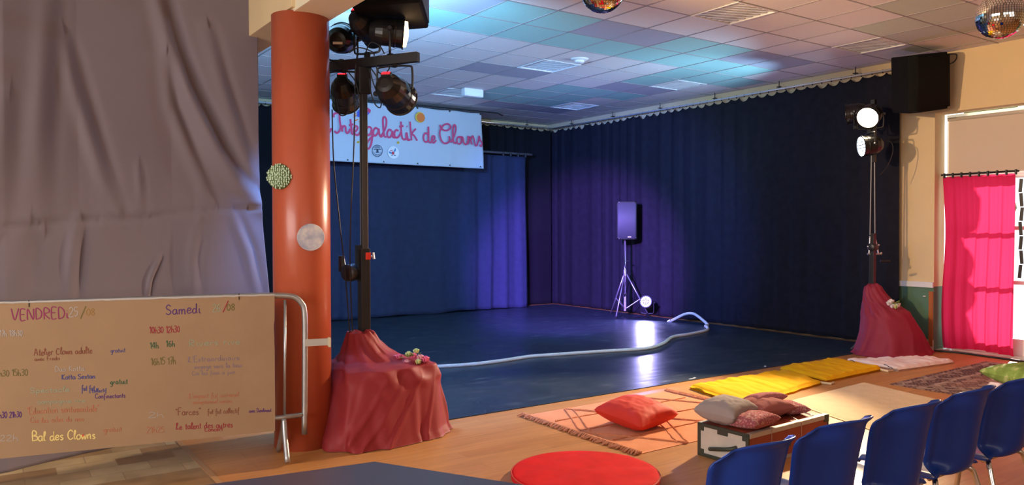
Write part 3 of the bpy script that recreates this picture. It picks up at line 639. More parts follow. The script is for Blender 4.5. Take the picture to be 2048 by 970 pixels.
# ---- left stand
SX, SY = 2.40, 5.38
def PL(x, y): return at_plane(x, y, Vector((SX, SY, 0)), _f0)      # a point on the upright plane through the stand
ls = thing('lighting_stand', 'tall black lighting stand rising from the draped red cloth beside the column', 'lighting stand', (SX, SY, 0))
boxmb((SX, SY, .68), (.072, .072, 1.36)).build('lower_mast', BLACK, ls, bevel=.004)
boxmb((SX+.004, SY, 1.95), (.046, .046, 1.42)).build('upper_mast', mat('dark_alu', (.10, .10, .10), .35, metal=.7), ls, bevel=.004)
mb = MB()
for s in (-1, 1): mb.box((SX+.004+.026*s*_r0.x, SY+.026*s*_r0.y, 1.95), (.006, .006, 1.4))
mb.build('mast_edge', SILVER, ls, label='silver edge rail of the mast')
ub = Vector((.5, -.866, 0)).normalized(); bc = Vector((SX, SY, 2.73))
Rb = Matrix((ub, Vector((0, 0, 1)).cross(ub), Vector((0, 0, 1)))).transposed()
boxmb(bc+ub*.02, (.92, .05, .07), Rb).build('crossbar', BLACK, ls, bevel=.004)
MB().box((SX, SY, 2.60), (.10, .09, .2)).build('crossbar_socket', BLACK, ls, bevel=.01)
w0 = PL(704, 545)
MB().lathe([(.055, -.06), (.065, -.05), (.065, .05), (.055, .06)], w0, Rb@Matrix.Rotation(PI/2, 3, 'X'), 20).build('winch', BLACKP, ls, smooth=True)
MB().box(PL(717, 520), (.03, .05, .22)).build('winch_plate', BLACK, ls)
wd = MB().tube([PL(704, 545)-Vector((.06, 0, 0)), PL(690, 540), PL(686, 515)], .010, 8).build('crank_arm', STEEL, ls)
MB().tube([PL(683, 512), PL(683, 543)], .022, 12).build('crank_grip', BLACKP, wd)
boxmb(PL(734, 512), (.045, .05, .055)).build('lock_clip', mat('red_plastic', (.75, .04, .02), .4), ls, bevel=.006)
MB().tube([PL(738, 514), PL(747, 512)], .008, 8).tube([PL(746, 505), PL(748, 518)], .010, 8).build('lock_lever', STEEL, ls)
for k in range(4):
    a = PI/4+k*PI/2+.3; MB().tube([(SX, SY, .30), (SX+.34*math.cos(a), SY+.34*math.sin(a), .03)], .017, 8).build('leg', BLACK, ls)
LB = (.10, .36, 1.0)
par('par_light', 'black par can hanging from the right end of the left crossbar, red digits on top', bc+ub*.28+Vector((0, 0, -.24)), (.755, .655, -.21), 1, (.5, .3, 1), 12, 30, P_PURPLE, (.36, .14, 1), parent_group='par cans on the left stand', r=.115, length=.30, yl=.19)
par('par_light', 'black par can hanging half behind the red column, pointing down', bc-ub*.17+Vector((0, 0, -.22)), (.42, .66, -.55), 1, (.6, .9, 1), 10, 150, P_BLUE, (.12, .36, 1), parent_group='par cans on the left stand', r=.095, length=.24, yl=.17)
par('par_light', 'black par can above the left crossbar with a cream sticker on its round back', bc-ub*.20+Vector((0, 0, .20)), (.50, .82, .30), -1, (.4, .7, 1), 8, 120, 900, (.26, .60, 1), digits=False, sticker=True, parent_group='par cans on the left stand', r=.105, yl=.16)
par('par_light', 'black par can tilted under the hanging loudspeaker with lit red digits', bc+ub*.04+Vector((0, 0, .25)), (.80, .58, -.22), -1, (.4, .5, 1), 8, 44, P_BLUE*6, (.10, .20, 1), parent_group='par cans on the left stand', r=.09, length=.30, yl=.18)
par('par_light', 'black par can with a warm glowing rim above the right end of the left crossbar', bc+ub*.24+Vector((0, 0, .20)), (1, -.50, -.10), -1, (1, .62, .28), 16, 78, P_WARM_L, (1, .66, .36), digits=False, parent_group='par cans on the left stand', r=.10, yl=.16, bulge=.15)
# cables of the left stand
cset = [([(655, 118), (690, 140), (700, 165), (720, 180)], 'loop'), ([(703, 110), (722, 100), (748, 108), (752, 116)], ''), ([(756, 126), (758, 145), (770, 152), (782, 140), (780, 126)], ''),
 ([(742, 140), (752, 175), (765, 200), (764, 218), (754, 212), (746, 190), (742, 160)], ''), ([(716, 132), (714, 180), (712, 300), (706, 420), (704, 520), (706, 600), (710, 672)], ''),
 ([(676, 200), (684, 232), (700, 228), (702, 200), (694, 190)], ''), ([(669, 222), (672, 330), (684, 450), (692, 520), (700, 610), (704, 668)], ''), ([(735, 110), (745, 90), (762, 96), (772, 112)], ''), ([(686, 130), (704, 152), (716, 170), (722, 200)], ''), ([(745, 140), (765, 168), (776, 178), (790, 160)], '')]
lab = ['short black cable sagging left under the left crossbar', 'black cable looped over the middle of the left crossbar', 'round cable loop under the right end of the crossbar', 'long teardrop cable loop beside the left mast', 'thin black cable running down close to the left mast', 'cable loop under the par can half behind the column', 'thin black cable hanging between column and left mast', 'small cable arch on top of the left crossbar', 'short cable slanting down to the left mast', 'black cable reaching the right hanging par can']
for (pl, _), l in zip(cset, lab): cable('cable', [PL(*p)-_f0*(.07+.01*rnd.random()) for p in pl], l, .0048)
# ---- right stand
RX, RY = 8.97, 5.26
def PR(x, y): return at_plane(x, y, Vector((RX, RY, 0)), _f0)
rs = thing('lighting_stand', 'dark lighting stand by the right wall, rising from the other red cloth', 'lighting stand', (RX, RY, 0))
boxmb((RX, RY, .72), (.06, .06, 1.44)).build('lower_mast', BLACK, rs, bevel=.003)
mb = MB()
for s in (-1, 1): mb.tube([PR(1745+s*5, 470), PR(1746+s*3, 305)], .010, 8)
mb.build('upper_mast', mat('dark_alu', (.10, .10, .10), .35, metal=.7), rs)
boxmb(PR(1747, 262), (.05, .05, .75)).build('head_pole', BLACK, rs)
mb = MB(); mb.tube([PR(1735, 508), PR(1763, 508)], .012, 8); mb.tube([PR(1740, 474), PR(1738, 508)], .010, 8); mb.tube([PR(1750, 474), PR(1757, 508)], .010, 8); mb.build('winch_frame', STEEL, rs)
mb = MB(); [mb.sphere(PR(*p), .014, 10, 6) for p in ((1740, 474), (1750, 474), (1736, 493), (1757, 490), (1762, 506))]; mb.build('bolts', CHROME, rs, smooth=True)
MB().lathe([(.04, -.05), (.05, -.04), (.05, .04), (.04, .05)], PR(1746, 494), Matrix.Rotation(PI/2, 3, 'Y'), 16).build('winch', BLACKP, rs, smooth=True)
MB().tube([PR(1761, 522), PR(1780, 523)], .015, 8).build('crank_grip', BLACKP, rs)
for k in range(4):
    a = PI/4+k*PI/2; MB().tube([(RX, RY, .30), (RX+.24*math.cos(a), RY+.24*math.sin(a), .03)], .017, 8).build('leg', BLACK, rs)
par('par_light', 'brightest warm white par can at the top of the right stand', PR(1741, 230), (-.90, -.16, -.44), -1, (1, .80, .52), 60, 52, P_WARM_R, (1, .74, .46), digits=False, parent_group='par cans on the right stand', r=.125, yl=.16)
par('par_light', 'bluish white LED par can just left of the warm lamp on the right stand', PR(1727, 224)+_f0*.22+Vector((0, 0, .02)), (-.42, .90, -.10), -1, (.75, .85, 1), 25, 100, P_WHITE, (.40, .70, 1), digits=False, led=True, parent_group='par cans on the right stand', r=.115, yl=.15)
par('par_light', 'bluish white LED par can below the warm lamp on the right stand', PR(1739, 291), (-.80, .58, -.12), 1, (.8, .9, 1), 25, 105, P_WHITE, (.40, .70, 1), digits=False, led=True, parent_group='par cans on the right stand', r=.12, yl=.15)
cable('cable', [PR(1750, 290), PR(1778, 282), PR(1786, 300), PR(1776, 330), PR(1760, 350)], 'thin cable loop right of the LED lamp on the right stand', .005)
cable('cable', [PR(1743, 320), PR(1741, 400), PR(1742, 480), PR(1748, 530), PR(1746, 570)], 'thin cable running down the right lighting stand', .005)
# ---- floor par
fp = Vector((9.28, 9.40, .27))
par('par_light', 'violet white LED par can standing on the stage floor beside the tripod', fp, (-.80, -.50, .25), -1, (.72, .66, 1), 3.5, 165, 150, (.44, .40, 1), digits=False, led=True, r=.092, yl=.18)

# ================================================================== LOUDSPEAKERS
def grille_mat(): return mat('speaker_grille', (.055, .062, .07), .6, bump=.2, bs=160)
# tripod loudspeaker on stage
tx, ty = 9.20, 9.85
t = thing('speaker_stand', 'silver tripod speaker stand on the stage by the right curtain', 'speaker stand', (tx, ty, .008))
MB().tube([(tx, ty, .12), (tx, ty, 1.34)], .017, 12).build('pole', SILVER, t, smooth=True)
MB().tube([(tx, ty, .70), (tx, ty, .80)], .030, 12).build('collar', SILVER, t)
MB().tube([(tx, ty, .10), (tx, ty, .40)], .024, 12).build('lower_collar', SILVER, t)
MB().tube([(tx, ty, .95), (tx+.05, ty-.03, .95)], .010, 8).build('knob', BLACKP, t)
for a in (math.radians(205), math.radians(325), math.radians(85)):
    e = Vector((tx+.40*math.cos(a), ty+.40*math.sin(a), .03)); k = Vector((tx+.02*math.cos(a), ty+.02*math.sin(a), .74))
    lg = MB().tube([k, e], .011, 8).build('leg', SILVER, t, smooth=True)
    MB().tube([e+Vector((0, 0, .015)), e-Vector((0, 0, .02))], .017, 8).build('rubber_foot', BLACKP, lg)
    MB().tube([Vector((tx, ty, .13)), k.lerp(e, .62)], .008, 8).build('brace', SILVER, t)
sp = thing('loudspeaker', 'dark loudspeaker standing on the silver tripod stand on stage', 'loudspeaker', (tx, ty, 1.32))
Rs = rotz(math.radians(-25)-YAW*.2)
w, dd, h = .37, .34, .65; c = Vector((tx, ty, 1.32+h/2))
def speaker(parent, c, R, w, d, h, mbody, mgr, badge=True):
    mb = MB(); pts = [(-w/2, -d*.30), (-w*.38, -d*.47), (w*.38, -d*.47), (w/2, -d*.30), (w*.36, d/2), (-w*.36, d/2)]
    n = 6; vs = [c+R@Vector((p[0], p[1], z)) for z in (-h/2, h/2) for p in pts]
    mb.add(vs, [tuple(range(n))[::-1], tuple(range(n, 2*n))]+[(i, (i+1) % n, n+(i+1) % n, n+i) for i in range(n)]); mb.build('cabinet', mbody, parent, bevel=.012)
    mb = MB(); mb.grid(lambda u, v: c+R@Vector((lerp(-w*.44, w*.44, u), -d*.47-.016*math.sin(PI*u)**.5, lerp(-h*.46, h*.46, v))), 13, 3); mb.build('grille', mgr, parent, smooth=True, solid=.006)
    if badge: MB().box(c+R@Vector((.04, -d*.5-.006, -h*.43)), (.06, .006, .014), R).build('badge', mat('badge_silver', (.6, .6, .62), .4), parent)
speaker(sp, c, Rs, w, dd, h, BLACKP, grille_mat())
mb = MB(); [mb.sphere(c+Rs@Vector((sx*w*.41, -dd*.5, sz*h*.45)), .010, 8, 6) for sx in (-1, 1) for sz in (-1, 1)]; mb.build('screws', CHROME, sp)
cable('cable', [(tx-.02, ty, 1.36), (tx-.05, ty-.04, .95), (tx-.16, ty-.2, .72), (tx-.22, ty-.22, .5), (tx-.14, ty-.14, .36), (tx-.02, ty-.03, .40)], 'cable looping from the loudspeaker around its tripod', .007)
cable('cable', [(tx-.33, ty-.3, .05), (tx-.2, ty-.3, .022), (tx, ty-.32, .016), (tx+.15, ty-.3, .016), (9.3, 9.35, .03)], 'cable on the stage floor between tripod and floor lamp', .007)
# speaker hanging under the ceiling by the column
Z0 = 3.04
pa, pb, pc = at_z(703, 15, Z0), at_z(735, 66, Z0), at_z(857, 57, Z0)
ux = (pc-pb); uy = (pb-pa); pd = pa+ux
t = thing('hanging_loudspeaker', 'big black loudspeaker hanging under the ceiling above the left lighting stand', 'loudspeaker', tuple((pa+pc)/2))
quad = [pa, pd, pc, pb]
mb = MB(); ins = .02
cen = (pa+pc)/2
vs = [Vector((q.x, q.y, Z0)) for q in quad]+[Vector((q.x, q.y, 3.56)) for q in quad]
mb.add(vs, [(3, 2, 1, 0), (4, 5, 6, 7), (0, 1, 5, 4), (1, 2, 6, 5), (2, 3, 7, 6), (3, 0, 4, 7)]); mb.build('cabinet', mat('speaker_carpet', (.008, .008, .008), .85, spec=.2, bump=.2, bs=200), t, bevel=.015)
hc = at_z(773, 45, Z0-.004); mb = MB().lathe([(.045, -.004), (.048, .004)], hc, n=28); mb.build('pole_socket', mat('socket_grey', (.16, .15, .15), .4), t)
MB().lathe([(.018, -.008), (.02, .0)], hc, n=16).build('socket_hole', STEEL, t)
mb = MB(); [mb.tube([(cen.x+a, cen.y+b, 3.55), (cen.x+a, cen.y+b, ZC)], .01, 8) for a, b in ((-.12, -.1), (.12, .1))]; mb.build('bracket', BLACK, t)
mb = MB(); uxn = ux.normalized(); uyn = uy.normalized(); mid = (pb+pc)/2
mb.grid(lambda u, v: Vector((lerp(pd.x, pc.x, .06+.88*u), lerp(pd.y, pc.y, .06+.88*u), lerp(Z0+.03, 3.53, v)))+uxn*.006, 3, 3); mb.build('grille', grille_mat(), t, solid=.006)
# speaker on the right wall
t = thing('wall_loudspeaker', 'black loudspeaker mounted high on the wall above the cream strip', 'loudspeaker', (9.4, 5.0, 3.2))
cs = at_y(1838, 166, 4.97); dcs = (cs-CP).length
cc = CP+(cs-CP)*(9.32/cs.x)
Rw = rotz(-YAW+.28)@Matrix.Rotation(math.radians(-9), 3, 'Y')@Matrix.Rotation(math.radians(8), 3, 'X')
speaker(t, cc, Rw, .56, .44, .66, mat('speaker_carpet', (.014, .014, .015), .8), mat('speaker_cloth', (.008, .007, .007), .85, spec=.2), badge=False)
MB().lathe([(.05, -.003), (.05, .003)], cc+Rw@Vector((.0, -.05, -.335)), Rw, 20).build('socket_plate', mat('socket_silver', (.5, .5, .5), .3), t)
MB().tube([cc+Rw@Vector((0, .2, 0)), (XW, cc.y+.1, cc.z+.05)], .025, 8).build('wall_bracket', BLACK, t)
cable('cable', [(XW-.02, 4.78, 3.60), (XW-.03, 4.66, 3.58), (XW-.03, 4.68, 3.50), (XW-.03, 4.80, 3.48), (9.5, 4.92, 3.5)], 'thin cable leaving the wall loudspeaker at the ceiling', .006)

# ================================================================== DRAPED CLOTHS
RC = mat('dusty_red_satin', (.27, .024, .028), .55, spec=.25, sheen=0, bump=.04, bs=300)
def drape(name, label, levels, seed, folds, m, top_bumps=.02):
    """levels: (z, cx, cy, rx, ry, power) from the floor to the top"""
    n = 420; mtot = 90
    ks = [i/(len(levels)-1) for i in range(len(levels))]
    def L(v):
        x = v*(len(levels)-1); i = min(len(levels)-2, int(x)); t = x-i; return [lerp(a, b, t) for a, b in zip(levels[i], levels[i+1])]
    zmax = levels[-1][0]
    def fn(u, v):
        z, cx, cy, rx, ry, pw = L(v); a = 2*PI*u
        c_, s_ = math.cos(a), math.sin(a); k = (abs(c_)**pw+abs(s_)**pw)**(-1/pw)
        hang = max(0, 1-z/.5)
        tw = a+(.9*(1-z/zmax))*math.sin(a+seed)
        fo = 0
        for fa, fw, famp, sl in folds:
            dlt = (a-(fa+sl*hang)+PI) % (2*PI)-PI; fo += famp*math.exp(-(dlt/fw)**2)
        wv = .5*math.sin(tw*9+seed)+.35*math.sin(tw*15+2*seed+2*noise.noise(Vector((c_*2, s_*2, z*2))))
        r = 1+hang**.8*(fo+.028*wv)+.05*noise.noise(Vector((c_*1.4+seed, s_*1.4, z*2)))+(.07*noise.noise(Vector((c_*3+seed, s_*3, z*9)))+.035*math.sin(a*11+z*20)) * sm(.45, .62, z/zmax)
        zz = z+(.012*noise.noise(Vector((c_*3, s_*3+seed, 1))) if z > .02 else 0)
        return Vector((cx+rx*k*c_*r, cy+ry*k*s_*r, max(.004, zz)+.02*noise.noise(Vector((c_*2, s_*2, v*6+seed)))*sm(.4, .6, v)))
    mb = MB().grid(fn, n, mtot, closed_u=True); mb.f.append(tuple(range((mtot-1)*n, mtot*n))); mb.mi.append(0)
    o = mb.build(name, m, smooth=True); tag(o, label, 'cloth'); return o
lc = drape('draped_cloth', 'dusty red cloth draped over the base of the left lighting stand', [
 (0, 2.45, 5.26, .50, .42, 2.6), (.06, 2.44, 5.27, .485, .41, 2.6), (.25, 2.47, 5.29, .445, .37, 2.8), (.42, 2.49, 5.31, .405, .34, 3), (.505, 2.50, 5.32, .375, .315, 3), (.525, 2.49, 5.33, .345, .28, 2.6),
 (.545, 2.44, 5.35, .26, .21, 2.3), (.60, 2.40, 5.36, .19, .16, 2), (.67, 2.38, 5.37, .135, .12, 2), (.74, 2.37, 5.37, .10, .09, 2), (.755, 2.38, 5.38, .05, .05, 2)], 1.3,
 [(-.55, .05, .085, .12), (-.38, .07, -.05, .1), (-.2, .05, .07, .05), (-1.05, .035, .045, -.75), (-1.35, .04, .04, -.8), (-2.0, .22, .06, -.6), (-2.5, .10, .10, .3), (.3, .16, .08, 0), (-.8, .03, .035, -.35), (-1.75, .05, .05, -.6), (-.95, .14, -.03, -.3), (-2.25, .05, -.04, -.1)], RC)
rc = drape('draped_cloth', 'dusty red cloth draped over the base of the right lighting stand', [
 (0, 9.09, 5.10, .52, .40, 2.1), (.05, 9.09, 5.10, .47, .37, 2.1), (.25, 9.08, 5.10, .37, .32, 2.2), (.42, 9.07, 5.13, .30, .27, 2.3), (.50, 9.06, 5.15, .27, .24, 2.3), (.54, 9.04, 5.17, .235, .21, 2.2),
 (.62, 9.01, 5.21, .18, .16, 2), (.72, 8.98, 5.24, .135, .12, 2), (.80, 8.97, 5.25, .10, .09, 2), (.83, 8.97, 5.26, .05, .05, 2)], 4.1,
 [(-.7, .14, .16, .1), (-1.7, .1, .06, -.2), (-2.6, .2, .16, .2), (0, .2, .05, 0), (-1.2, .08, .07, .1)], mat('dusty_pink_red_satin', (.27, .028, .050), .6, spec=.2))
# bouquets
def rose(mb, c, r, q):
    for k in range(5):
        a = k*1.9; rr = r*(.45+.12*k)
        mb.grid(lambda u, v: c+Vector((math.cos(a+u*2.4)*rr*(.55+.6*v**.6), math.sin(a+u*2.4)*rr*(.55+.6*v**.6), r*(-.6+1.25*v-.10*k-.25*math.sin(PI*u)**4*0+.12*math.sin(u*PI)))), 7, 5)
def bouquet(name, label, pts, mats_, r, seed):
    q = random.Random(seed); c0 = pts[0]
    t = thing(name, label, 'flowers', tuple(c0))
    for i, (p, mi) in enumerate(pts_cols(pts, mats_)):
        mb = MB(); rose(mb, p, r*q.uniform(.85, 1.15), q); mb.sphere(p, r*.35, 8, 6); mb.build('rose', mi, t, smooth=True, solid=.002)
    mb = MB()
    cx = sum((p for p in pts), Vector())/len(pts)
    for i in range(12):
        a = q.uniform(0, 2*PI); b = cx+Vector((math.cos(a)*r*q.uniform(.4, 2.4), math.sin(a)*r*q.uniform(.4, 1.4), q.uniform(-.2, .5)*r)); dl = Vector((math.cos(a), math.sin(a), q.uniform(.1, .8))).normalized()*r*1.5; sd = Vector((-math.sin(a), math.cos(a), 0))*r*.5
        mb.add([b, b+dl*.5+sd, b+dl, b+dl*.5-sd], [(0, 1, 2, 3)])
    mb.build('leaves', mat('leaf_green', (.16, .30, .05), .6), t, solid=.002)
    return t
def pts_cols(pts, ms): return [(p, ms[i % len(ms)]) for i, p in enumerate(pts)]
PK = mat('pink_petal', (.75, .13, .25), .6); PK2 = mat('pale_pink_petal', (.75, .33, .38), .6); YG = mat('green_white_petal', (.50, .58, .22), .6); WP = mat('white_petal', (.75, .68, .66), .6)
fz = .575
bouquet('bouquet', 'pink rose bouquet lying on the left red cloth', [at_plane(x, y, Vector((2.62, 5.16, 0)), _f0)+_f0*o_ for x, y, o_ in ((798, 713, 0), (817, 709, .02), (828, 711, -.01), (841, 714, 0), (815, 723, -.04), (838, 721, -.04), (787, 714, .02), (852, 718, 0), (831, 704, .05))], [PK, YG, PK, PK2, PK2, YG, PK2, PK, YG], .026, 3)
bouquet('bouquet', 'white rose bouquet lying on the right red cloth', [at_plane(x, y, Vector((9.16, 4.86, 0)), _f0) for x, y in ((1779, 606), (1785, 611), (1792, 612), (1783, 603), (1796, 609))], [WP, WP, YG, WP, WP], .034, 5)

# ================================================================== ROPE
rp = [(860, 734), (940, 729), (1000, 722), (1060, 713), (1100, 710), (1200, 703), (1290, 697), (1325, 687), (1345, 674), (1380, 668), (1412, 661), (1415, 655), (1411, 652), (1415, 649), (1398, 634), (1385, 627), (1368, 629), (1342, 642)]
pts = []
for x, y in rp:
    p = at_z(x, y, .025); pts.append(p)
# the last stretch rises over a bump of rope; keep it on the mat side of the curtain
lim = []
for p, (x, y) in zip(pts, rp):
    if p.x > 9.3: p = at_x(x, y, 9.3); p.z = max(.025, p.z)
    lim.append(p)
rope = thing('rope', 'thick white rope snaking across the dark dance floor', 'rope', tuple(lim[5]))
ROPE = mat('white_cotton_rope', (.72, .74, .66), .85, bump=.5, bs=90)
cp = catmull(lim, 10)
MB().tube(cp, .021, 10).build('rope_body', ROPE, rope, smooth=True)
mb = MB(); mb.tube([lim[-1], lim[-1]+(lim[-1]-lim[-2]).normalized()*.05], .03, 10); mb.build('rope_end_cap', mat('rope_cap', (.6, .62, .6), .4, metal=.4), rope, label='capped metal end of the rope')

# ================================================================== BARRIER AND PROGRAMME BOARD
k98 = .98
A0 = CP+(at_z(0, 608, 1.07)-CP)*k98; A1 = CP+(at_z(550, 590, 1.07)-CP)*k98
bd = (A1-A0); bd.z = 0; bd.normalize(); bn_ = Vector((bd.y, -bd.x, 0))      # towards the camera
ZT = (A0.z+A1.z)/2
def PBr(x, y): return at_plane(x, y, A0, bn_)
t = thing('crowd_barrier', 'galvanised steel crowd barrier behind the cardboard programme, beside the column', 'barrier', (A1.x, A1.y, 0))
q = [A0-bd*1.0, A1-bd*.1, PBr(566, 591), PBr(588, 594), PBr(602, 605), PBr(609, 625), PBr(610, 700), PBr(609, 868)]
for p in q: p.z = min(p.z, ZT+.001)
Lf = A0-bd*1.0; ztop = ZT
fr = [Vector((q[0].x, q[0].y, ztop))]+[Vector((q[1].x, q[1].y, ztop))]+q[2:]
mb = MB(); mb.tube(fr[:2]+catmull(fr[2:], 5), .0185, 12); mb.build('frame', STEEL, t, smooth=True)
mb = MB(); y0 = PBr(570, 600); y1 = PBr(569, 832); mb.tube([y0, y1], .009, 8); mb.build('bar', STEEL, t, smooth=True)
for k in range(1, 12):
    p = y0-bd*(.13*k); MB().tube([(p.x, p.y, ztop-.01), (p.x, p.y, y1.z)], .008, 8).build('bar', STEEL, t, smooth=True)
r0 = PBr(553, 836); r1 = PBr(607, 829); MB().tube([r0-bd*1.6, r0, r1], .016, 10).build('bottom_rail', STEEL, t, smooth=True)
lp = PBr(568, 838); f1 = at_z(575, 925, .02); f2 = at_z(557, 901, .02)
for fpt in (f1, f2): MB().tube(catmull([lp, lp.lerp(fpt, .3)+Vector((0, 0, -.02)), fpt], 4), .018, 10).build('leg', STEEL, t, smooth=True)
hk = [PBr(612, 684), PBr(652, 684)]; MB().box((hk[0]+hk[1])/2+bn_*.015, ((hk[1]-hk[0]).length+.02, .012, .045), Matrix((bd, -bn_, Vector((0, 0, 1)))).transposed()).build('hook_plate', mat('zinc_plate', (.50, .49, .45), .45, metal=.5), t)
MB().box(PBr(657, 683)+bn_*.03, (.014, .05, .06), Matrix((bd, -bn_, Vector((0, 0, 1)))).transposed()).build('hook_end', mat('zinc_pale', (.65, .58, .42), .45, metal=.3), t)
# cardboard
off = bn_*.045; BP = A0+off
def PBd(x, y): return at_plane(x, y, BP, bn_)
ctr, cbr, cbl, ctl = PBd(549, 591), PBd(550, 862), PBd(6, 917), PBd(-60, 609)
cb = thing('programme_board', 'brown cardboard festival programme with coloured handwriting hung on the barrier', 'sign', tuple(cbr))
nb = 40; top = [ctl.lerp(ctr, i/nb)+Vector((0, 0, .004*noise.noise(Vector((i*.9, 0, 0))))) for i in range(nb+1)]; bot = [PBd(-60, 923), cbl, cbr]
right = [PBd(550, 800), PBd(549.3, 700), PBd(547.5, 650), PBd(549, 640)]
loop = bot+right+top[::-1]; n = len(loop); th = -bn_*.006
MB().add(loop+[p+th for p in loop], [tuple(range(n)), tuple(range(n, 2*n))[::-1]]+[(i, n+i, n+(i+1) % n, (i+1) % n) for i in range(n)]).build('cardboard', mat('cardboard', (.335, .218, .128), .85, var=.05, vs=2.5), cb)
MB().tube([p+Vector((0, 0, .004)) for p in top], .006, 6).build('torn_top_edge', mat('torn_paper', (.48, .45, .42), .9), cb)
ub_ = bd; uz_ = Vector((0, 0, 1))
INKS = {'mag': (.25, .03, .10), 'pur': (.10, .03, .16), 'brn': (.22, .07, .04), 'red': (.30, .03, .04), 'blu': (.06, .06, .22), 'grn': (.03, .10, .05), 'olv': (.16, .13, .04), 'och': (.32, .18, .05), 'lbl': (.38, .33, .30), 'teal': (.28, .32, .22), 'org': (.50, .17, .06), 'yel': (.72, .55, .20), 'lil': (.24, .17, .20), 'dor': (.42, .15, .08)}
TX = [("VENDREDi", 22, 641, 138, 9.5, 'mag', 1.4), ("25", 138, 633, 158, 8, 'lbl', 1.1), ("/", 160, 636, 172, 9, 'olv', 1.3), ("08", 172, 631, 190, 6, 'och', 1.1),
 ("Samedi", 331, 629, 402, 9.5, 'pur', 1.3), ("26", 425, 624, 442, 7, 'teal', 1.0), ("/", 445, 623, 457, 9, 'red', 1.4), ("08", 453, 621, 471, 6.5, 'olv', 1.2),
 ("17h 18h30", 0, 673, 46, 5, 'lbl', .9), ("Atelier Clown adulte", 68, 711, 185, 6, 'brn', 1.0), ("avec Freda", 69, 722, 120, 3.6, 'brn', .7), ("gratuit", 221, 705, 251, 4, 'blu', .7),
 ("h30 15h30", -2, 753, 56, 5.5, 'olv', .9), ("Duo Kotta", 110, 743, 170, 4.6, 'lbl', .8), ("Kotta Sextan", 123, 759, 191, 4.4, 'blu', .9), ("gratuit", 220, 769, 256, 5, 'grn', .9),
 ("Spectacle", 60, 786, 140, 4.6, 'teal', .8), ("fut fut", 163, 782, 190, 5, 'blu', .9), ("collectif", 184, 785, 214, 3.6, 'blu', .7), ("Confinectants", 190, 797, 251, 4.2, 'pur', .8), ("compagnie rire", 75, 808, 172, 4, 'teal', .7),
 ('h30 21h30', -2, 836, 44, 5.2, 'pur', .9), ('"Education sentimentale"', 54, 828, 198, 5.6, 'dor', .9), ("Cie les ailes du nez", 60, 846, 168, 4.6, 'dor', .8), ("Bal des Clowns", 64, 882, 192, 8, 'yel', 1.6), ("gratuit", 207, 864, 244, 4.6, 'dor', .8), ("22h", 0, 882, 38, 5, 'lbl', .8),
 ("10h30 12h30", 299, 667, 360, 6, 'red', 1.0), ("14h", 300, 697, 318, 6, 'grn', .9), ("16h", 332, 694, 351, 6, 'grn', .9), ("16h15 17h", 302, 730, 352, 6.5, 'olv', 1.0),
 ("Rivers rive", 378, 692, 482, 6, 'teal', .9), ("L'Extraordinaire", 375, 724, 480, 5.2, 'lil', .9), ("voyage vers la lune", 388, 738, 485, 4.4, 'lil', .8), ("Cie les fous a joie", 383, 751, 470, 4.2, 'lil', .7),
 ("L'impact fut national", 377, 797, 478, 4.6, 'dor', .7), ("exceptionnel contes", 386, 808, 464, 3.6, 'dor', .7), ('"Farces"', 351, 831, 402, 6.5, 'brn', 1.0), ("fut fut collectif", 415, 828, 479, 5, 'brn', .8), ("avec Dieuleveut", 498, 825, 543, 3.8, 'pur', .7),
 ("Le talent des autres", 351, 859, 466, 6, 'red', 1.0), ("Concert", 409, 863, 446, 4, 'red', .9), ("21h25", 293, 866, 330, 6, 'dor', .8), ("2?h", 296, 835, 330, 5, 'lbl', .8)]
for k, (s, x0, yb, x1, hh, ink, rr) in enumerate(TX):
    p0 = PBd(x0, yb)+bn_*.0012; p1 = PBd(x1, yb-(x1-x0)*.04)+bn_*.0012; u_ = (p1-p0); Lw = u_.length; u_ = u_.normalized()
    size = hh*p0.length/F*.98
    s = s.replace('?', '')
    nat = sum(GL.get(c_, GL['o'])[0] for c_ in s); sq = Lw/(nat*size)
    mb = MB(); hand(mb, s, p0, u_, uz_, size, .0023*rr, bn_, k, sq); mb.build('handwriting', mat('ink_'+ink, INKS[ink], .8), cb)
mb = MB(); pp = PBd(165, 871)+bn_*.002
mb.tube([pp, pp+ub_*.006], .007, 8, flat=(bn_, .2)); mb.build('red_nose_dot', mat('ink_bright_red', (.7, .04, .03), .6), cb)
for x, y in ((58, 607), (478, 593)): MB().box(PBd(x, y)+bn_*.002, (.004, .004, .04)).build('wire_tie', CABLE, cb)

# ---- column decorations
def on_col(x, y, r=CR): 
    d = ray(x, y); ox, oy = CP.x-CX, CP.y-CY; a = d.x**2+d.y**2; b = 2*(ox*d.x+oy*d.y); c = ox*ox+oy*oy-r*r; D = b*b-4*a*c
    return CP+d*((-b-math.sqrt(max(0, D)))/(2*a))
gp = on_col(563, 353, CR); nn = (Vector((gp.x-CX, gp.y-CY, 0))).normalized(); sd = Vector((-nn.y, nn.x, 0))
nn2 = (CP-gp); nn2.z = 0; nn2 = (nn2.normalized()*.8+nn*.4).normalized(); sd = Vector((-nn2.y, nn2.x, 0))
t = thing('mosaic_planet', 'small green and white mosaic ball decoration high on the red column', 'decoration', tuple(gp))
Rg = Matrix((sd, Vector((0, 0, 1)), nn2)).transposed(); gc_ = at_plane(559.5, 353, gp+nn2*.015, nn2)
MB().lathe([(.085, -.012), (.085, .0), (.07, .018), (.045, .03), (.01, .036)], gc_, Rg, 32).build('dome', mat('moss_green', (.13, .19, .08), .7), t, smooth=True)
mb = MB(); q = random.Random(4)
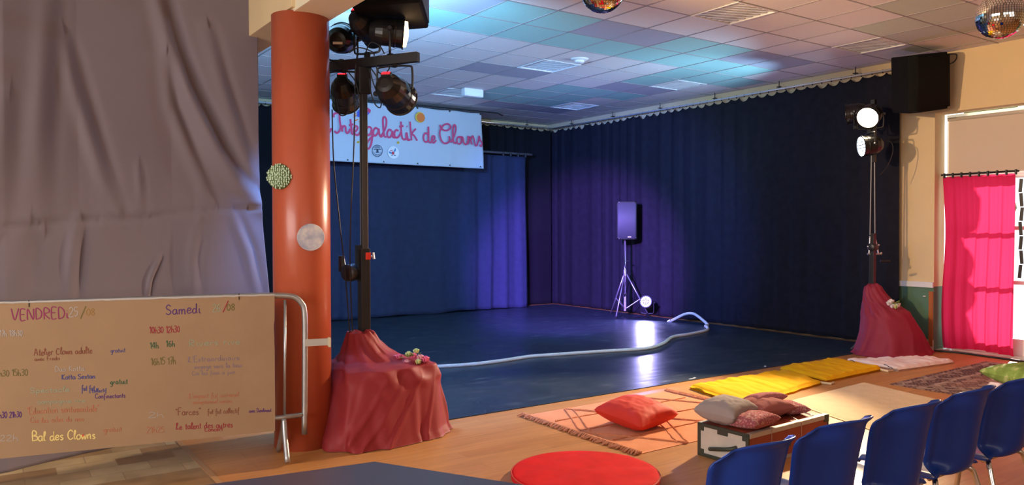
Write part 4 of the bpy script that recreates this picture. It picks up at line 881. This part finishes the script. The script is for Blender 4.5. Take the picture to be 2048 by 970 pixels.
for i in range(12):
    for j in range(12):
        x = (i-5.5)*.0145+q.uniform(-.003, .003); y = (j-5.5)*.0145+q.uniform(-.003, .003); rr = math.hypot(x, y)
        if rr < .082: mb.box(gc_+Rg@Vector((x, y, .037*(1-(rr/.088)**2)**.5+.001)), (.0075, .012, .005), Rg@rotz(q.uniform(-.4, .4)))
mb.build('mosaic_pieces', mat('mosaic_white', (.45, .60, .38), .5), t, kind='stuff')
mp_ = on_col(622, 474); nm = (CP-mp_); nm.z = 0; nm = (nm.normalized()*.7+(Vector((mp_.x-CX, mp_.y-CY, 0))).normalized()*.5).normalized(); sm_ = Vector((-nm.y, nm.x, 0))
Rm = Matrix((sm_, Vector((0, 0, 1)), nm)).transposed()
md = MB().lathe([(.089, -.003), (.091, .0), (.089, .003)], at_plane(621.5, 474.5, mp_+nm*.03, nm), Rm, 48).build('moon_disc', m_noise('moon_print', [(.3, (.30, .31, .40)), (.5, (.50, .48, .52)), (.62, (.66, .60, .56)), (.8, (.42, .43, .52))], 16, .6))
tag(md, 'pale blue grey moon disc stuck lower on the red column', 'decoration')

# ================================================================== RUGS, MATS AND CUSHIONS
def slab(name, m, corners, th, label, cat, puff=0, nx=60, ny=40, quilt=0, group=None, seed=0, round_=.0, parent=None, edgew=0):
    a, b, c_, d_ = [Vector((p[0], p[1], 0)) for p in corners]     # a-b front, d-c back
    def P(u, v): return a.lerp(b, u).lerp(d_.lerp(c_, u), v)
    def H(u, v):
        e = min(u, 1-u, v, 1-v); k = (1-(1-min(1, e/.06))**2)**.5 if e < .06 else 1
        return k
    def top(u, v):
        p = P(u, v); cen = P(.5, .5); e = edgew*(noise.noise(Vector((u*9, v*9, seed)))); p = p+(p-cen).normalized()*e*(1 if min(u, 1-u, v, 1-v) < .03 else 0)
        z = th*(.35+.65*H(u, v))+puff*H(u, v)*(noise.noise(Vector((u*7, v*3, seed)))+.5*noise.noise(Vector((u*18, v*5, seed))))
        if quilt: z -= quilt*abs(math.sin(PI*u*7))**.3*0+quilt*(1-abs(math.sin(PI*u*9)))**3*H(u, v)*.6
        p.z = max(.003, z); return p
    mb = MB().grid(top, nx, ny)
    bo = len(mb.v)
    mb.grid(lambda u, v: Vector((*mb.v[int(round(v*(ny-1)))*nx+int(round(u*(nx-1)))].xy, .001)), nx, ny)
    per = [i for i in range(nx)]+[j*nx+nx-1 for j in range(1, ny)]+[(ny-1)*nx+i for i in range(nx-2, -1, -1)]+[j*nx for j in range(ny-2, 0, -1)]
    for i in range(len(per)):
        p, q_ = per[i], per[(i+1) % len(per)]; mb.f.append((p, q_, bo+q_, bo+p)); mb.mi.append(0)
    o = mb.build(name, m, parent, smooth=True)
    if parent is None: tag(o, label, cat, group)
    return o
# peach rug
PCH = mat('peach_wool', (.70, .285, .145), .95, spec=.1, var=.06, vs=7, bump=.3, bs=120); PCD = mat('peach_tuft', (.62, .225, .11), .95, spec=.1, bump=.6, bs=90)
x0, x1, y0, y1 = 3.66, 5.24, 3.76, 5.08
t = thing('peach_rug', 'peach fringed rug with raised zigzag lines, in front of the stage', 'rug', ((x0+x1)/2, (y0+y1)/2, 0))
slab('pile', PCH, [(x0, y0), (x1, y0), (x1, y1), (x0, y1)], .010, None, None, .002, 70, 60, parent=t, seed=2)
def fz_(x, y): return Vector((x, y, .013))
for off_ in (0, .13):
    for xa, sgn in ((x0+.02, 1), (x0+.8, 1)):
        for (dx0, dy0, dx1, dy1) in ((.0, .66, .35, 1.28), (.35, 1.28, .72, .66), (.0, .60, .36, .04), (.36, .04, .72, .60)):
            p0 = Vector((xa+dx0+off_*.4, y0+dy0+off_*(-.4), .012)); p1 = Vector((xa+dx1+off_*.4, y0+dy1-off_*.4, .012))
            if p1.x > x1 or p0.x > x1: continue
            nseg = 14; MB().tube([p0.lerp(p1, i/nseg)+Vector((.008*noise.noise(Vector((i*.8, xa, off_))), .008*noise.noise(Vector((i*.8, xa+5, off_))), 0)) for i in range(nseg+1)], [.004+.004*rnd.random() for _ in range(nseg+1)], 6).build('tufted_line', PCD, t)
for yy in (y0+.33, y0+.66, y0+.99):
    MB().tube([fz_(x0+.05+i*.05, yy+.01*rnd.random()) for i in range(30)], [.003+.005*rnd.random() for _ in range(30)], 6).build('tufted_line', PCD, t)
for xx in (x0, x1):
    mb = MB(); s = -1 if xx == x0 else 1
    for i in range(95):
        yy = y0+(y1-y0)*i/94; mb.tube([(xx, yy, .012), (xx+s*.03, yy+rnd.uniform(-.01, .01), .02), (xx+s*(.05+.03*rnd.random()), yy+rnd.uniform(-.02, .02), .006)], [.008, .008, .004], 5)
    mb.build('fringe', mat('peach_fringe', (.55, .23, .13), .95), t, kind='stuff')
# cushion on the rug
def pillow(name, label, c, w, d, h, ang, m, seed=0, tilt=0, sag=0, group=None, corner=.85, cat='cushion', roll=0):
    R = rotz(ang)@Matrix.Rotation(tilt, 3, 'X')@Matrix.Rotation(roll, 3, 'Y')
    def half(s):
        def f(u, v):
            a, b = 2*u-1, 2*v-1
            k = (max(0, 1-abs(a)**2.4)*max(0, 1-abs(b)**2.4))**.42
            pin = 1-.10*(1-abs(a)**2)*abs(b)**3; pin2 = 1-.10*(1-abs(b)**2)*abs(a)**3
            wr = 1+.10*noise.noise(Vector((a*2.5, b*2.5, seed)))+.07*noise.noise(Vector((a*6, b*6, seed+3)))
            z = s*h/2*k*wr-(sag*(1-a*a)*(1-b*b) if s > 0 else 0)
            return Vector(c)+R@Vector((a*w/2*pin2, b*d/2*pin, z))
        return f
    mb = MB().grid(half(1), 34, 34).grid(half(-1), 34, 34)
    # keep on what carries it
    o = mb.build(name, m, smooth=True); tag(o, label, cat, group); return o
pillow('cushion', 'orange red cushion lying on the peach rug', (4.13, 4.30, .115), .46, .46, .19, math.radians(8), mat('orange_red_velvet', (.62, .026, .008), .7, sheen=0, var=.06), 3, tilt=.12, roll=-.06)
# round red mat
rc_ = at_z(1170, 947, .03); R_ = .445
def rfn(u, v):
    a = 2*PI*u; r = [0.001, .15, .3, .45, .6, .75, .88, .95, .985, 1.0, 1.0, .98][int(round(v*11))]; z = [.05, .05, .05, .05, .05, .048, .046, .046, .042, .03, .012, .002][int(round(v*11))]
    x, y = rc_.x+R_*r*math.cos(a), rc_.y+R_*r*math.sin(a)
    return Vector((x, y, z+(.008*noise.noise(Vector((x*3, y*7, 0)))+.006*noise.noise(Vector((x*9, y*16, 4))) if r < .96 else 0)))
t = thing('round_floor_cushion', 'flat round bright red floor cushion at the front', 'floor cushion', (rc_.x, rc_.y, 0))
MB().grid(rfn, 72, 12, closed_u=True).build('cover', mat('bright_red_fleece', (.62, .010, .014), .85, sheen=0, var=.1, vs=8), t, smooth=True)
MB().tube([(rc_.x+R_*.995*math.cos(a*PI/36), rc_.y+R_*.995*math.sin(a*PI/36), .036) for a in range(72)], .006, 6, closed=True).build('piping', mat('dark_red_piping', (.45, .03, .02), .8), t, smooth=True)
# yellow mats, white mat
YM = mat('mustard_cotton', (.74, .38, .004), .9, sheen=0, var=.05, vs=5)
t = thing('folding_mat', 'mustard yellow padded mat lying nearer to the peach rug', 'mat', (6.1, 4.65, 0), 'mustard yellow padded mats')
slab('pad', YM, [(5.30, 4.22), (6.70, 4.44), (6.95, 5.02), (5.52, 5.03)], .055, None, None, .018, 80, 50, quilt=.014, parent=t, seed=1, edgew=.012)
MB().tube([(6.7, 4.46, .02), (6.76, 4.38, .012), (6.84, 4.40, .01)], .012, 6).build('tie', mat('cream_tie', (.65, .55, .36), .9), t)
t = thing('folding_mat', 'mustard yellow padded mat lying between the other yellow mat and the white one', 'mat', (7.4, 4.8, 0), 'mustard yellow padded mats')
slab('pad', YM, [(6.80, 4.46), (7.86, 4.50), (7.98, 5.10), (6.98, 5.12)], .06, None, None, .018, 80, 50, quilt=.014, parent=t, seed=7, edgew=.012)
MB().tube([(7.84, 4.52, .02), (7.84, 4.42, .012), (7.92, 4.42, .01)], .012, 6).build('tie', mat('cream_tie', (.65, .55, .36), .9), t)
t = thing('padded_blanket', 'white padded blanket behind the yellow mats', 'blanket', (8.5, 4.7, 0))
slab('pad', mat('white_pink_cotton', (.80, .66, .62), .9, sheen=0, var=.03), [(7.96, 4.38), (8.93, 4.28), (8.98, 4.58), (8.04, 5.02)], .05, None, None, .02, 70, 46, quilt=.012, parent=t, seed=12, edgew=.02)
mb = MB(); [mb.tube([at_z(x, y, .065), at_z(x+6, y+1.5, .065), at_z(x+9, y+4, .06)], .004, 5) for x, y in ((1700, 720), (1768, 729), (1776, 733))]; mb.build('printed_lines', INK, t)
# cream rug
t = slab('cream_rug', mat('cream_wool', (.72, .56, .37), .95, spec=.1, var=.05, vs=9, bump=.4, bs=90), [(5.30, 2.72), (6.75, 2.72), (7.12, 4.26), (5.80, 4.17)], .014, 'plain cream rug on the floor between trunk and chairs', 'rug', .002, 60, 50, seed=3, edgew=.01)
# persian rug
def local_rug(name, label, cx, cy, hx, hy, ang, m, th=.008):
    mb = MB().box((0, 0, th/2+.0005), (2*hx, 2*hy, th)); mb.v = [p for p in mb.v]
    me = mb.build(name, m, bevel=.003); me.location = (cx, cy, .0005); me.rotation_euler[2] = ang; tag(me, label, 'rug'); return me
local_rug('patterned_rug', 'dark brown patterned oriental rug right of the cream rug', 8.32, 3.10, 1.05, 1.0, math.radians(2), m_persian(1.05, 1.0))
pillow('green_cushion', 'large green cushion lying on the patterned rug at the right edge', (7.95, 2.98, .14), .62, 1.0, .24, math.radians(-24), m_noise('leaf_green_velvet', [(.3, (.14, .22, .05)), (.55, (.24, .36, .09)), (.62, (.5, .55, .25)), (.7, (.22, .34, .08))], 9, .9), 9, cat='cushion')

# ================================================================== TRUNK
ta = Vector((3.98, 3.437, 0)); tb = Vector((3.98, 3.135, 0)); tc_ = Vector((4.85, 3.165, 0))
ang = math.atan2(tc_.y-tb.y, tc_.x-tb.x); Lt = (tc_-tb).length; Wt = .40; Ht = .215
Rt_ = rotz(ang); org = tb
def TP(x, y, z): return org+Rt_@Vector((x, y, z))
t = thing('trunk', 'old low travel trunk with red brown sides and a white end, pillows on top', 'trunk', tuple(TP(Lt/2, Wt/2, 0)))
TRD = mat('red_brown_fibre', (.30, .055, .025), .6, var=.12, vs=6); TWH = mat('worn_white', (.60, .57, .50), .6, var=.08, vs=9); TDG = mat('dark_green_metal', (.04, .05, .035), .5); TAL = mat('worn_alu', (.50, .46, .42), .45, metal=.4)
MB().box(TP(Lt/2, Wt/2, Ht/2+.004), (Lt, Wt, Ht-.008), Rt_).build('body', TRD, t, bevel=.006)
MB().box(TP(-.003, Wt/2, Ht/2), (.006, Wt-.03, Ht-.03), Rt_).build('end_panel', TWH, t, label='worn white end panel')
mb = MB(); h2 = .022
for y in (0.01, Wt-.01): mb.box(TP(-.006, y, Ht/2), (.016, h2, Ht), Rt_)
for z in (.011, Ht-.008): mb.box(TP(-.006, Wt/2, z), (.016, Wt, h2), Rt_)
for y in (.03, Wt-.03):
    for z in (.03, Ht-.03): mb.box(TP(-.008, y, z), (.010, .036, .034), Rt_)
mb.box(TP(-.008, Wt*.5, Ht-.03), (.012, .08, .03), Rt_)
mb.build('end_trim', TDG, t, bevel=.003)
mb = MB(); mb.tube(catmull([TP(-.01, .09, .115), TP(-.035, .13, .10), TP(-.035, .25, .075), TP(-.01, .30, .06)], 5), .014, 8); mb.build('handle', TDG, t, smooth=True)
mb = MB(); mb.box(TP(Lt/2, -.002, Ht-.012), (Lt, .008, .028), Rt_); mb.box(TP(Lt/2, .012, Ht+.001), (Lt, .03, .006), Rt_); mb.box(TP(Lt/2, -.002, .012), (Lt, .008, .022), Rt_); mb.box(TP(Lt/2, Wt-.012, Ht+.001), (Lt, .03, .006), Rt_); mb.build('edge_strip', TAL, t)
mb = MB()
for y in (.01, Wt-.01): mb.box(TP(Lt+.003, y, Ht/2), (.014, .024, Ht), Rt_); mb.box(TP(Lt-.02, y if y > .1 else -.002, Ht-.02), (.05, .012, .05), Rt_)
mb.build('corner_trim', TDG, t)
mb = MB(); mb.box(TP(.02, -.004, Ht*.45), (.035, .010, .03), Rt_); mb.build('latch', CHROME, t)
mb = MB(); mb.box(TP(.42, -.003, .09), (.03, .006, .03), Rt_); mb.build('lock', TDG, t)
mb = MB()
for x in (.22, .55): mb.tube([TP(x, -.006, .004), TP(x, -.008, Ht), TP(x+.02, .1, Ht+.02)], .004, 6, flat=(Rt_@Vector((0, -1, 0)), .3))
mb.build('clear_strap', mat('clear_film', (.42, .26, .22), .3), t)
MB().tube([TP(.72, .02, Ht+.012), TP(.74, .18, Ht+.03)], .012, 8, flat=(Vector((0, 0, 1)), .3)).build('white_strap', mat('white_strap', (.75, .72, .68), .6), t)
PB1 = mat('grey_beige_linen', (.36, .31, .30), .9, sheen=0, var=.05)
PB2 = m_voro('pink_floral_print', [(0, (.62, .42, .36)), (.25, (.50, .16, .17)), (.5, (.30, .07, .09)), (.8, (.55, .30, .28))], 42)
PB3 = m_voro('pink_check_print', [(0, (.50, .20, .18)), (.5, (.42, .14, .14)), (1, (.36, .10, .11))], 60, metric='CHEBYCHEV')
tp = TP(.14, .28, 0); pillow('pillow', 'plump grey beige pillow at the left end of the trunk', (tp.x, tp.y, Ht+.085), .36, .30, .17, ang+.15, PB1, 1, cat='pillow', tilt=.05)
tp = TP(.17, .105, 0); pillow('pillow', 'pink floral pillow at the near left end of the trunk', (tp.x, tp.y, Ht+.05), .32, .24, .10, ang+.1, PB2, 4, tilt=-.06, cat='pillow')
tp = TP(.47, .24, 0); pillow('pillow', 'dusty red pillow in the middle of the trunk', (tp.x, tp.y, Ht+.065), .34, .30, .13, ang-.1, mat('dusty_red_cotton', (.36, .12, .11), .9), 6, cat='pillow', tilt=-.05)
tp = TP(.56, .29, 0); pillow('pillow', 'pink checked pillow leaning on the dusty red one on the trunk', (tp.x, tp.y, Ht+.105), .26, .20, .08, ang-.25, PB3, 8, cat='pillow', tilt=-.25)
tp = TP(.70, .20, 0); pillow('pillow', 'brown pink patterned pillow at the far right end of the trunk', (tp.x, tp.y, Ht+.04), .20, .26, .08, ang-.3, PB2, 11, cat='pillow')

# ================================================================== CHAIRS
BL = mat('blue_polypropylene', (.004, .034, .24), .34, spec=.4)
PROF = [(.215, .405), (.205, .432), (.15, .440), (.05, .432), (-.06, .424), (-.14, .428), (-.185, .450), (-.205, .50), (-.218, .58), (-.235, .68), (-.254, .765), (-.268, .818)]
def make_chair():
    t = thing('chair', '', 'chair')
    pr = catmull([Vector((p[0], p[1], 0)) for p in PROF], 4); nv = len(pr)
    def fn(u, v):
        a = 2*u-1; i = min(nv-1, int(round(v*(nv-1)))); y, z = pr[i].x, pr[i].y
        back = sm(.45, .62, v)
        hw = lerp(.205, prof([(0, .19), (.5, .195), (.8, .215), (1, .195)], max(0, (v-.5)*2)), back)
        if v < .08: hw *= .96
        w = abs(a)
        zz = z+(1-back)*(.022*w**3-.01*(1-w*w)); yy = y+back*(.150*w**2.2)
        # rolled flange at the rim
        fl = sm(.80, 1, w)
        zz -= (1-back)*.028*fl; yy += back*(-.036*fl); 
        top = sm(.93, 1, v); yy -= .022*top*back; zz += -.055*back*sm(.75, 1, v)*w**3.2
        return Vector((a*hw*(.97-.07*back+.07*fl*back), yy, zz))
    MB().grid(fn, 33, nv).build('shell', BL, t, smooth=True, solid=.006)
    for sx in (-1, 1):
        for sy in (-1, 1):
            lg = MB().tube(catmull([(sx*.12, sy*.10, .405), (sx*.165, sy*.13, .40), (sx*.185, sy*.15, .34), (sx*.22, sy*.215 if sy > 0 else -.235, .012)], 4), .0125, 10).build('leg', CHROME, t, smooth=True)
            MB().lathe([(.017, 0), (.016, .025)], (sx*.221, sy*.215 if sy > 0 else -.235, 0), n=12).build('foot_cap', BLACKP, lg)
    mb = MB(); mb.tube([(-.16, .10, .405), (.16, .10, .405)], .010, 8); mb.tube([(-.16, -.10, .405), (.16, -.10, .405)], .010, 8); mb.tube([(-.13, -.12, .405), (-.13, .12, .405)], .010, 8); mb.tube([(.13, -.12, .405), (.13, .12, .405)], .010, 8); mb.build('under_frame', CHROME, t, smooth=True)
    mb = MB(); mb.box((.215, .06, .418), (.035, .05, .016)); mb.box((.215, -.04, .418), (.035, .03, .016)); mb.build('linking_tab', BL, t, bevel=.006)
    mb = MB(); mb.box((.212, .02, .414), (.03, .03, .012)); mb.build('linking_clip', CHROME, t, bevel=.003)
    return t
ch0 = make_chair()
labs = ['blue plastic chair nearest the camera, leftmost in the row by the trunk', 'second blue plastic chair from the left in the row', 'middle one of the five blue plastic chairs', 'fourth blue plastic chair from the left, its back against the green cushion', 'blue plastic chair cut by the right picture edge']
for i, x in enumerate((2.155, 2.635, 3.105, 3.585, 4.065)):
    o = ch0 if i == 0 else copy_tree(ch0)
    o.location = (x, 1.84+(.01 if i % 2 else 0), 0); o.rotation_euler[2] = math.radians([1, -1, 0, 1.5, 0][i]); tag(o, labs[i], 'chair', 'blue plastic chairs in a row')

# ================================================================== DOOR CURTAIN, BLIND, TABLE, MIRROR BALLS
dc = thing('door_curtain', 'bright red curtain hanging over the sunlit glass door', 'curtain', (9.88, 4.47, 0))
def dfn(u, v):
    y = lerp(4.875, 4.075, u)+(.02*math.sin(v*7)*(1-u)); z = lerp(.015+.03*(1-abs(2*u-1)), 2.13, v)
    k = (.4+.6*(1-v)); tw = u+.10*(1-v)*(u-.3)
    off_ = .022*math.sin(2*PI*tw*5.2+1.2*(1-v))*k+.010*math.sin(2*PI*tw*11+2)*k
    if v < .06: off_ += .02*(1-v/.06)
    return Vector((9.88+off_, y, z))
MB().grid(dfn, 110, 60).build('fabric', mat('scarlet_cotton', (.40, .004, .022), .85, trans=.5, tcol=(.92, .04, .14)), dc, smooth=True)
mb = MB().tube([(9.87, 4.90, 2.155), (9.87, 4.03, 2.155)], .012, 8); mb.build('rod', BLACK, dc)
for k in range(9): MB().tube([(9.865, 4.86-k*.1, 2.175), (9.865, 4.86-k*.1, 2.115)], .014, 6).build('ring', BLACKP, dc)
dc2 = thing('door_curtain', 'bright red curtain over the next glass pane, right of the white door frame', 'curtain', (9.88, 3.1, 0))
MB().grid(lambda u, v: Vector((9.87+.02*math.sin(u*60)+.008*math.sin(u*131), lerp(3.84, 2.3, u), lerp(.03, 2.13, v))), 120, 12).build('fabric', MATS['scarlet_cotton'], dc2, smooth=True)
MB().tube([(9.87, 3.86, 2.155), (9.87, 2.28, 2.155)], .012, 8).build('rod', BLACK, dc2)
rb = thing('roller_blind', 'closed beige roller blind above the red door curtain', 'blind', (9.93, 3.6, 2.2))
boxmb((9.95, 3.55, 2.51), (.004, 2.60, .68)).build('fabric', mat('beige_blind', (.66, .56, .47), .85, trans=.06), rb)
MB().tube([(9.95, 4.86, 2.84), (9.95, 2.25, 2.84)], .024, 12).build('roller', mat('blind_roller', (.6, .55, .48), .5), rb, smooth=True)
MB().tube([(9.95, 4.85, 2.17), (9.95, 2.25, 2.17)], .011, 8).build('bottom_bar', mat('blind_bar', (.7, .62, .54), .5), rb)
mb = MB()
for k in range(7): mb.box((9.93+.004*(k % 2), 4.035-.006*(k % 3), 1.99-k*.165), (.010, .035, .155), Matrix.Rotation(.08*(-1)**k, 3, 'X'))
tag(mb.build('dark_ribbon', BLACKP), 'dark ribbon strip hanging right of the red door curtain', 'ribbon')
tag(boxmb((9.738, 5.03, .655), (.02, .03, .012)).build('wall_switch', WHITE, bevel=.003), 'tiny white switch on the green wainscot', 'switch')
cable('cable', [(9.62, 4.85, .012), (9.70, 4.6, .012), (9.68, 4.3, .012), (9.66, 4.0, .012), (9.6, 3.8, .012)], 'dark cable along the floor under the red door curtain', .012)
# table at the bottom edge
tt = thing('table', 'dark blue grey table top whose corner shows at the bottom edge', 'table', (1.0, 1.9, 0))
c0 = at_z(750, 922, .74); cL = at_z(400, 970, .74); cR = at_z(1060, 970, .74)
dl = (cL-c0).normalized(); drr = (cR-c0).normalized()
pts4 = [c0, c0+dl*.75, c0+dl*.75+(drr+dl*.55).normalized()*.62, c0+drr*.70]
MB().prism([(p.x, p.y) for p in pts4], .715, .74).build('table_top', mat('slate_blue_laminate', (.055, .052, .080), .33, var=.04), tt, bevel=.006)
cm = sum(pts4, Vector())/4
for p in pts4:
    q = p.lerp(cm, .16); MB().tube([(q.x, q.y, .005), (q.x, q.y, .715)], .016, 10).build('leg', STEEL, tt, smooth=True)
# mirror balls
def mirror_ball(label, c, r):
    t = thing('mirror_ball', label, 'mirror ball', tuple(c), 'mirror balls under the ceiling')
    mb = MB(); nl = 30
    for j in range(nl):
        t0, t1 = PI*j/nl+.006, PI*(j+1)/nl-.006; n = max(4, int(2*nl*math.sin((t0+t1)/2)))
        for i in range(n):
            a0, a1 = 2*PI*i/n+.012, 2*PI*(i+1)/n-.012; am, tm = (a0+a1)/2, (t0+t1)/2
            nn_ = Vector((math.sin(tm)*math.cos(am), math.sin(tm)*math.sin(am), math.cos(tm))); j_ = Vector((rnd.gauss(0, .02), rnd.gauss(0, .02), rnd.gauss(0, .02)))
            cc_ = c+nn_*r; e1 = Vector((-math.sin(am), math.cos(am), 0)); e2 = nn_.cross(e1); n2 = (nn_+j_).normalized(); e1 = (e1-n2*e1.dot(n2)).normalized(); e2 = n2.cross(e1)
            hw, hh = r*math.sin(tm)*(a1-a0)/2, r*(t1-t0)/2
            mb.add([cc_-e1*hw-e2*hh, cc_+e1*hw-e2*hh, cc_+e1*hw+e2*hh, cc_-e1*hw+e2*hh], [(0, 1, 2, 3)])
    mb.build('mirror_tiles', mat('mirror', (.85, .85, .86), .05, metal=1), t, kind='stuff')
    MB().sphere(c, r*.985, 24, 16).build('core', mat('ball_core', (.05, .05, .05), .6), t, smooth=True)
    MB().tube([c+Vector((0, 0, r*.98)), (c.x, c.y, ZC)], .005, 6).build('hanger', STEEL, t)
mirror_ball('mirror ball cut by the top edge, over the middle of the room', at_d(1205, -20, 5.1), .148)
mirror_ball('mirror ball near the top right corner, in front of the cream wall', at_d(2002, 31, 5.1), .15)
# added unseen tree, shaped to throw a shadow on the door curtain
mb = MB(); q = random.Random(2); TXX = 13.4
for (y, z, r) in ((5.98, 1.75, .42), (5.88, 2.25, .30), (6.02, 2.75, .40), (5.86, 3.35, .36), (6.0, 3.95, .50), (6.1, 4.4, .4)):
    b0 = len(mb.v); mb.sphere((TXX, y, z), r, 30, 20)
    for i in range(b0, len(mb.v)): p = mb.v[i]; mb.v[i] = p+(p-Vector((TXX, y, z)))*(.3*noise.noise(p*3.5))
sh = thing('shadow_tree', 'slim green tree added unseen outside the glass door to shade the red curtain', 'tree', (TXX, 6.0, 0)); mb.build('foliage', mat('shrub_green', (.05, .10, .03), .9), sh, smooth=True); MB().tube([(TXX, 6.02, -.05), (TXX, 6.0, 2.6)], .06, 8).build('stem', mat('bark', (.12, .08, .05), .9), sh)
struct(boxmb((16.2, 4.3, -.08), (12, 20, .1)), 'ground', mat('paving', (.32, .31, .29), .9, var=.1))
for m_ in bpy.data.materials:
    if m_.use_nodes and 'Principled BSDF' in m_.node_tree.nodes:
        b_ = m_.node_tree.nodes['Principled BSDF']
        if b_.inputs['Roughness'].default_value >= .84: b_.inputs['Specular IOR Level'].default_value = .12
for o in bpy.data.objects:
    if '_o' in o: del o['_o']
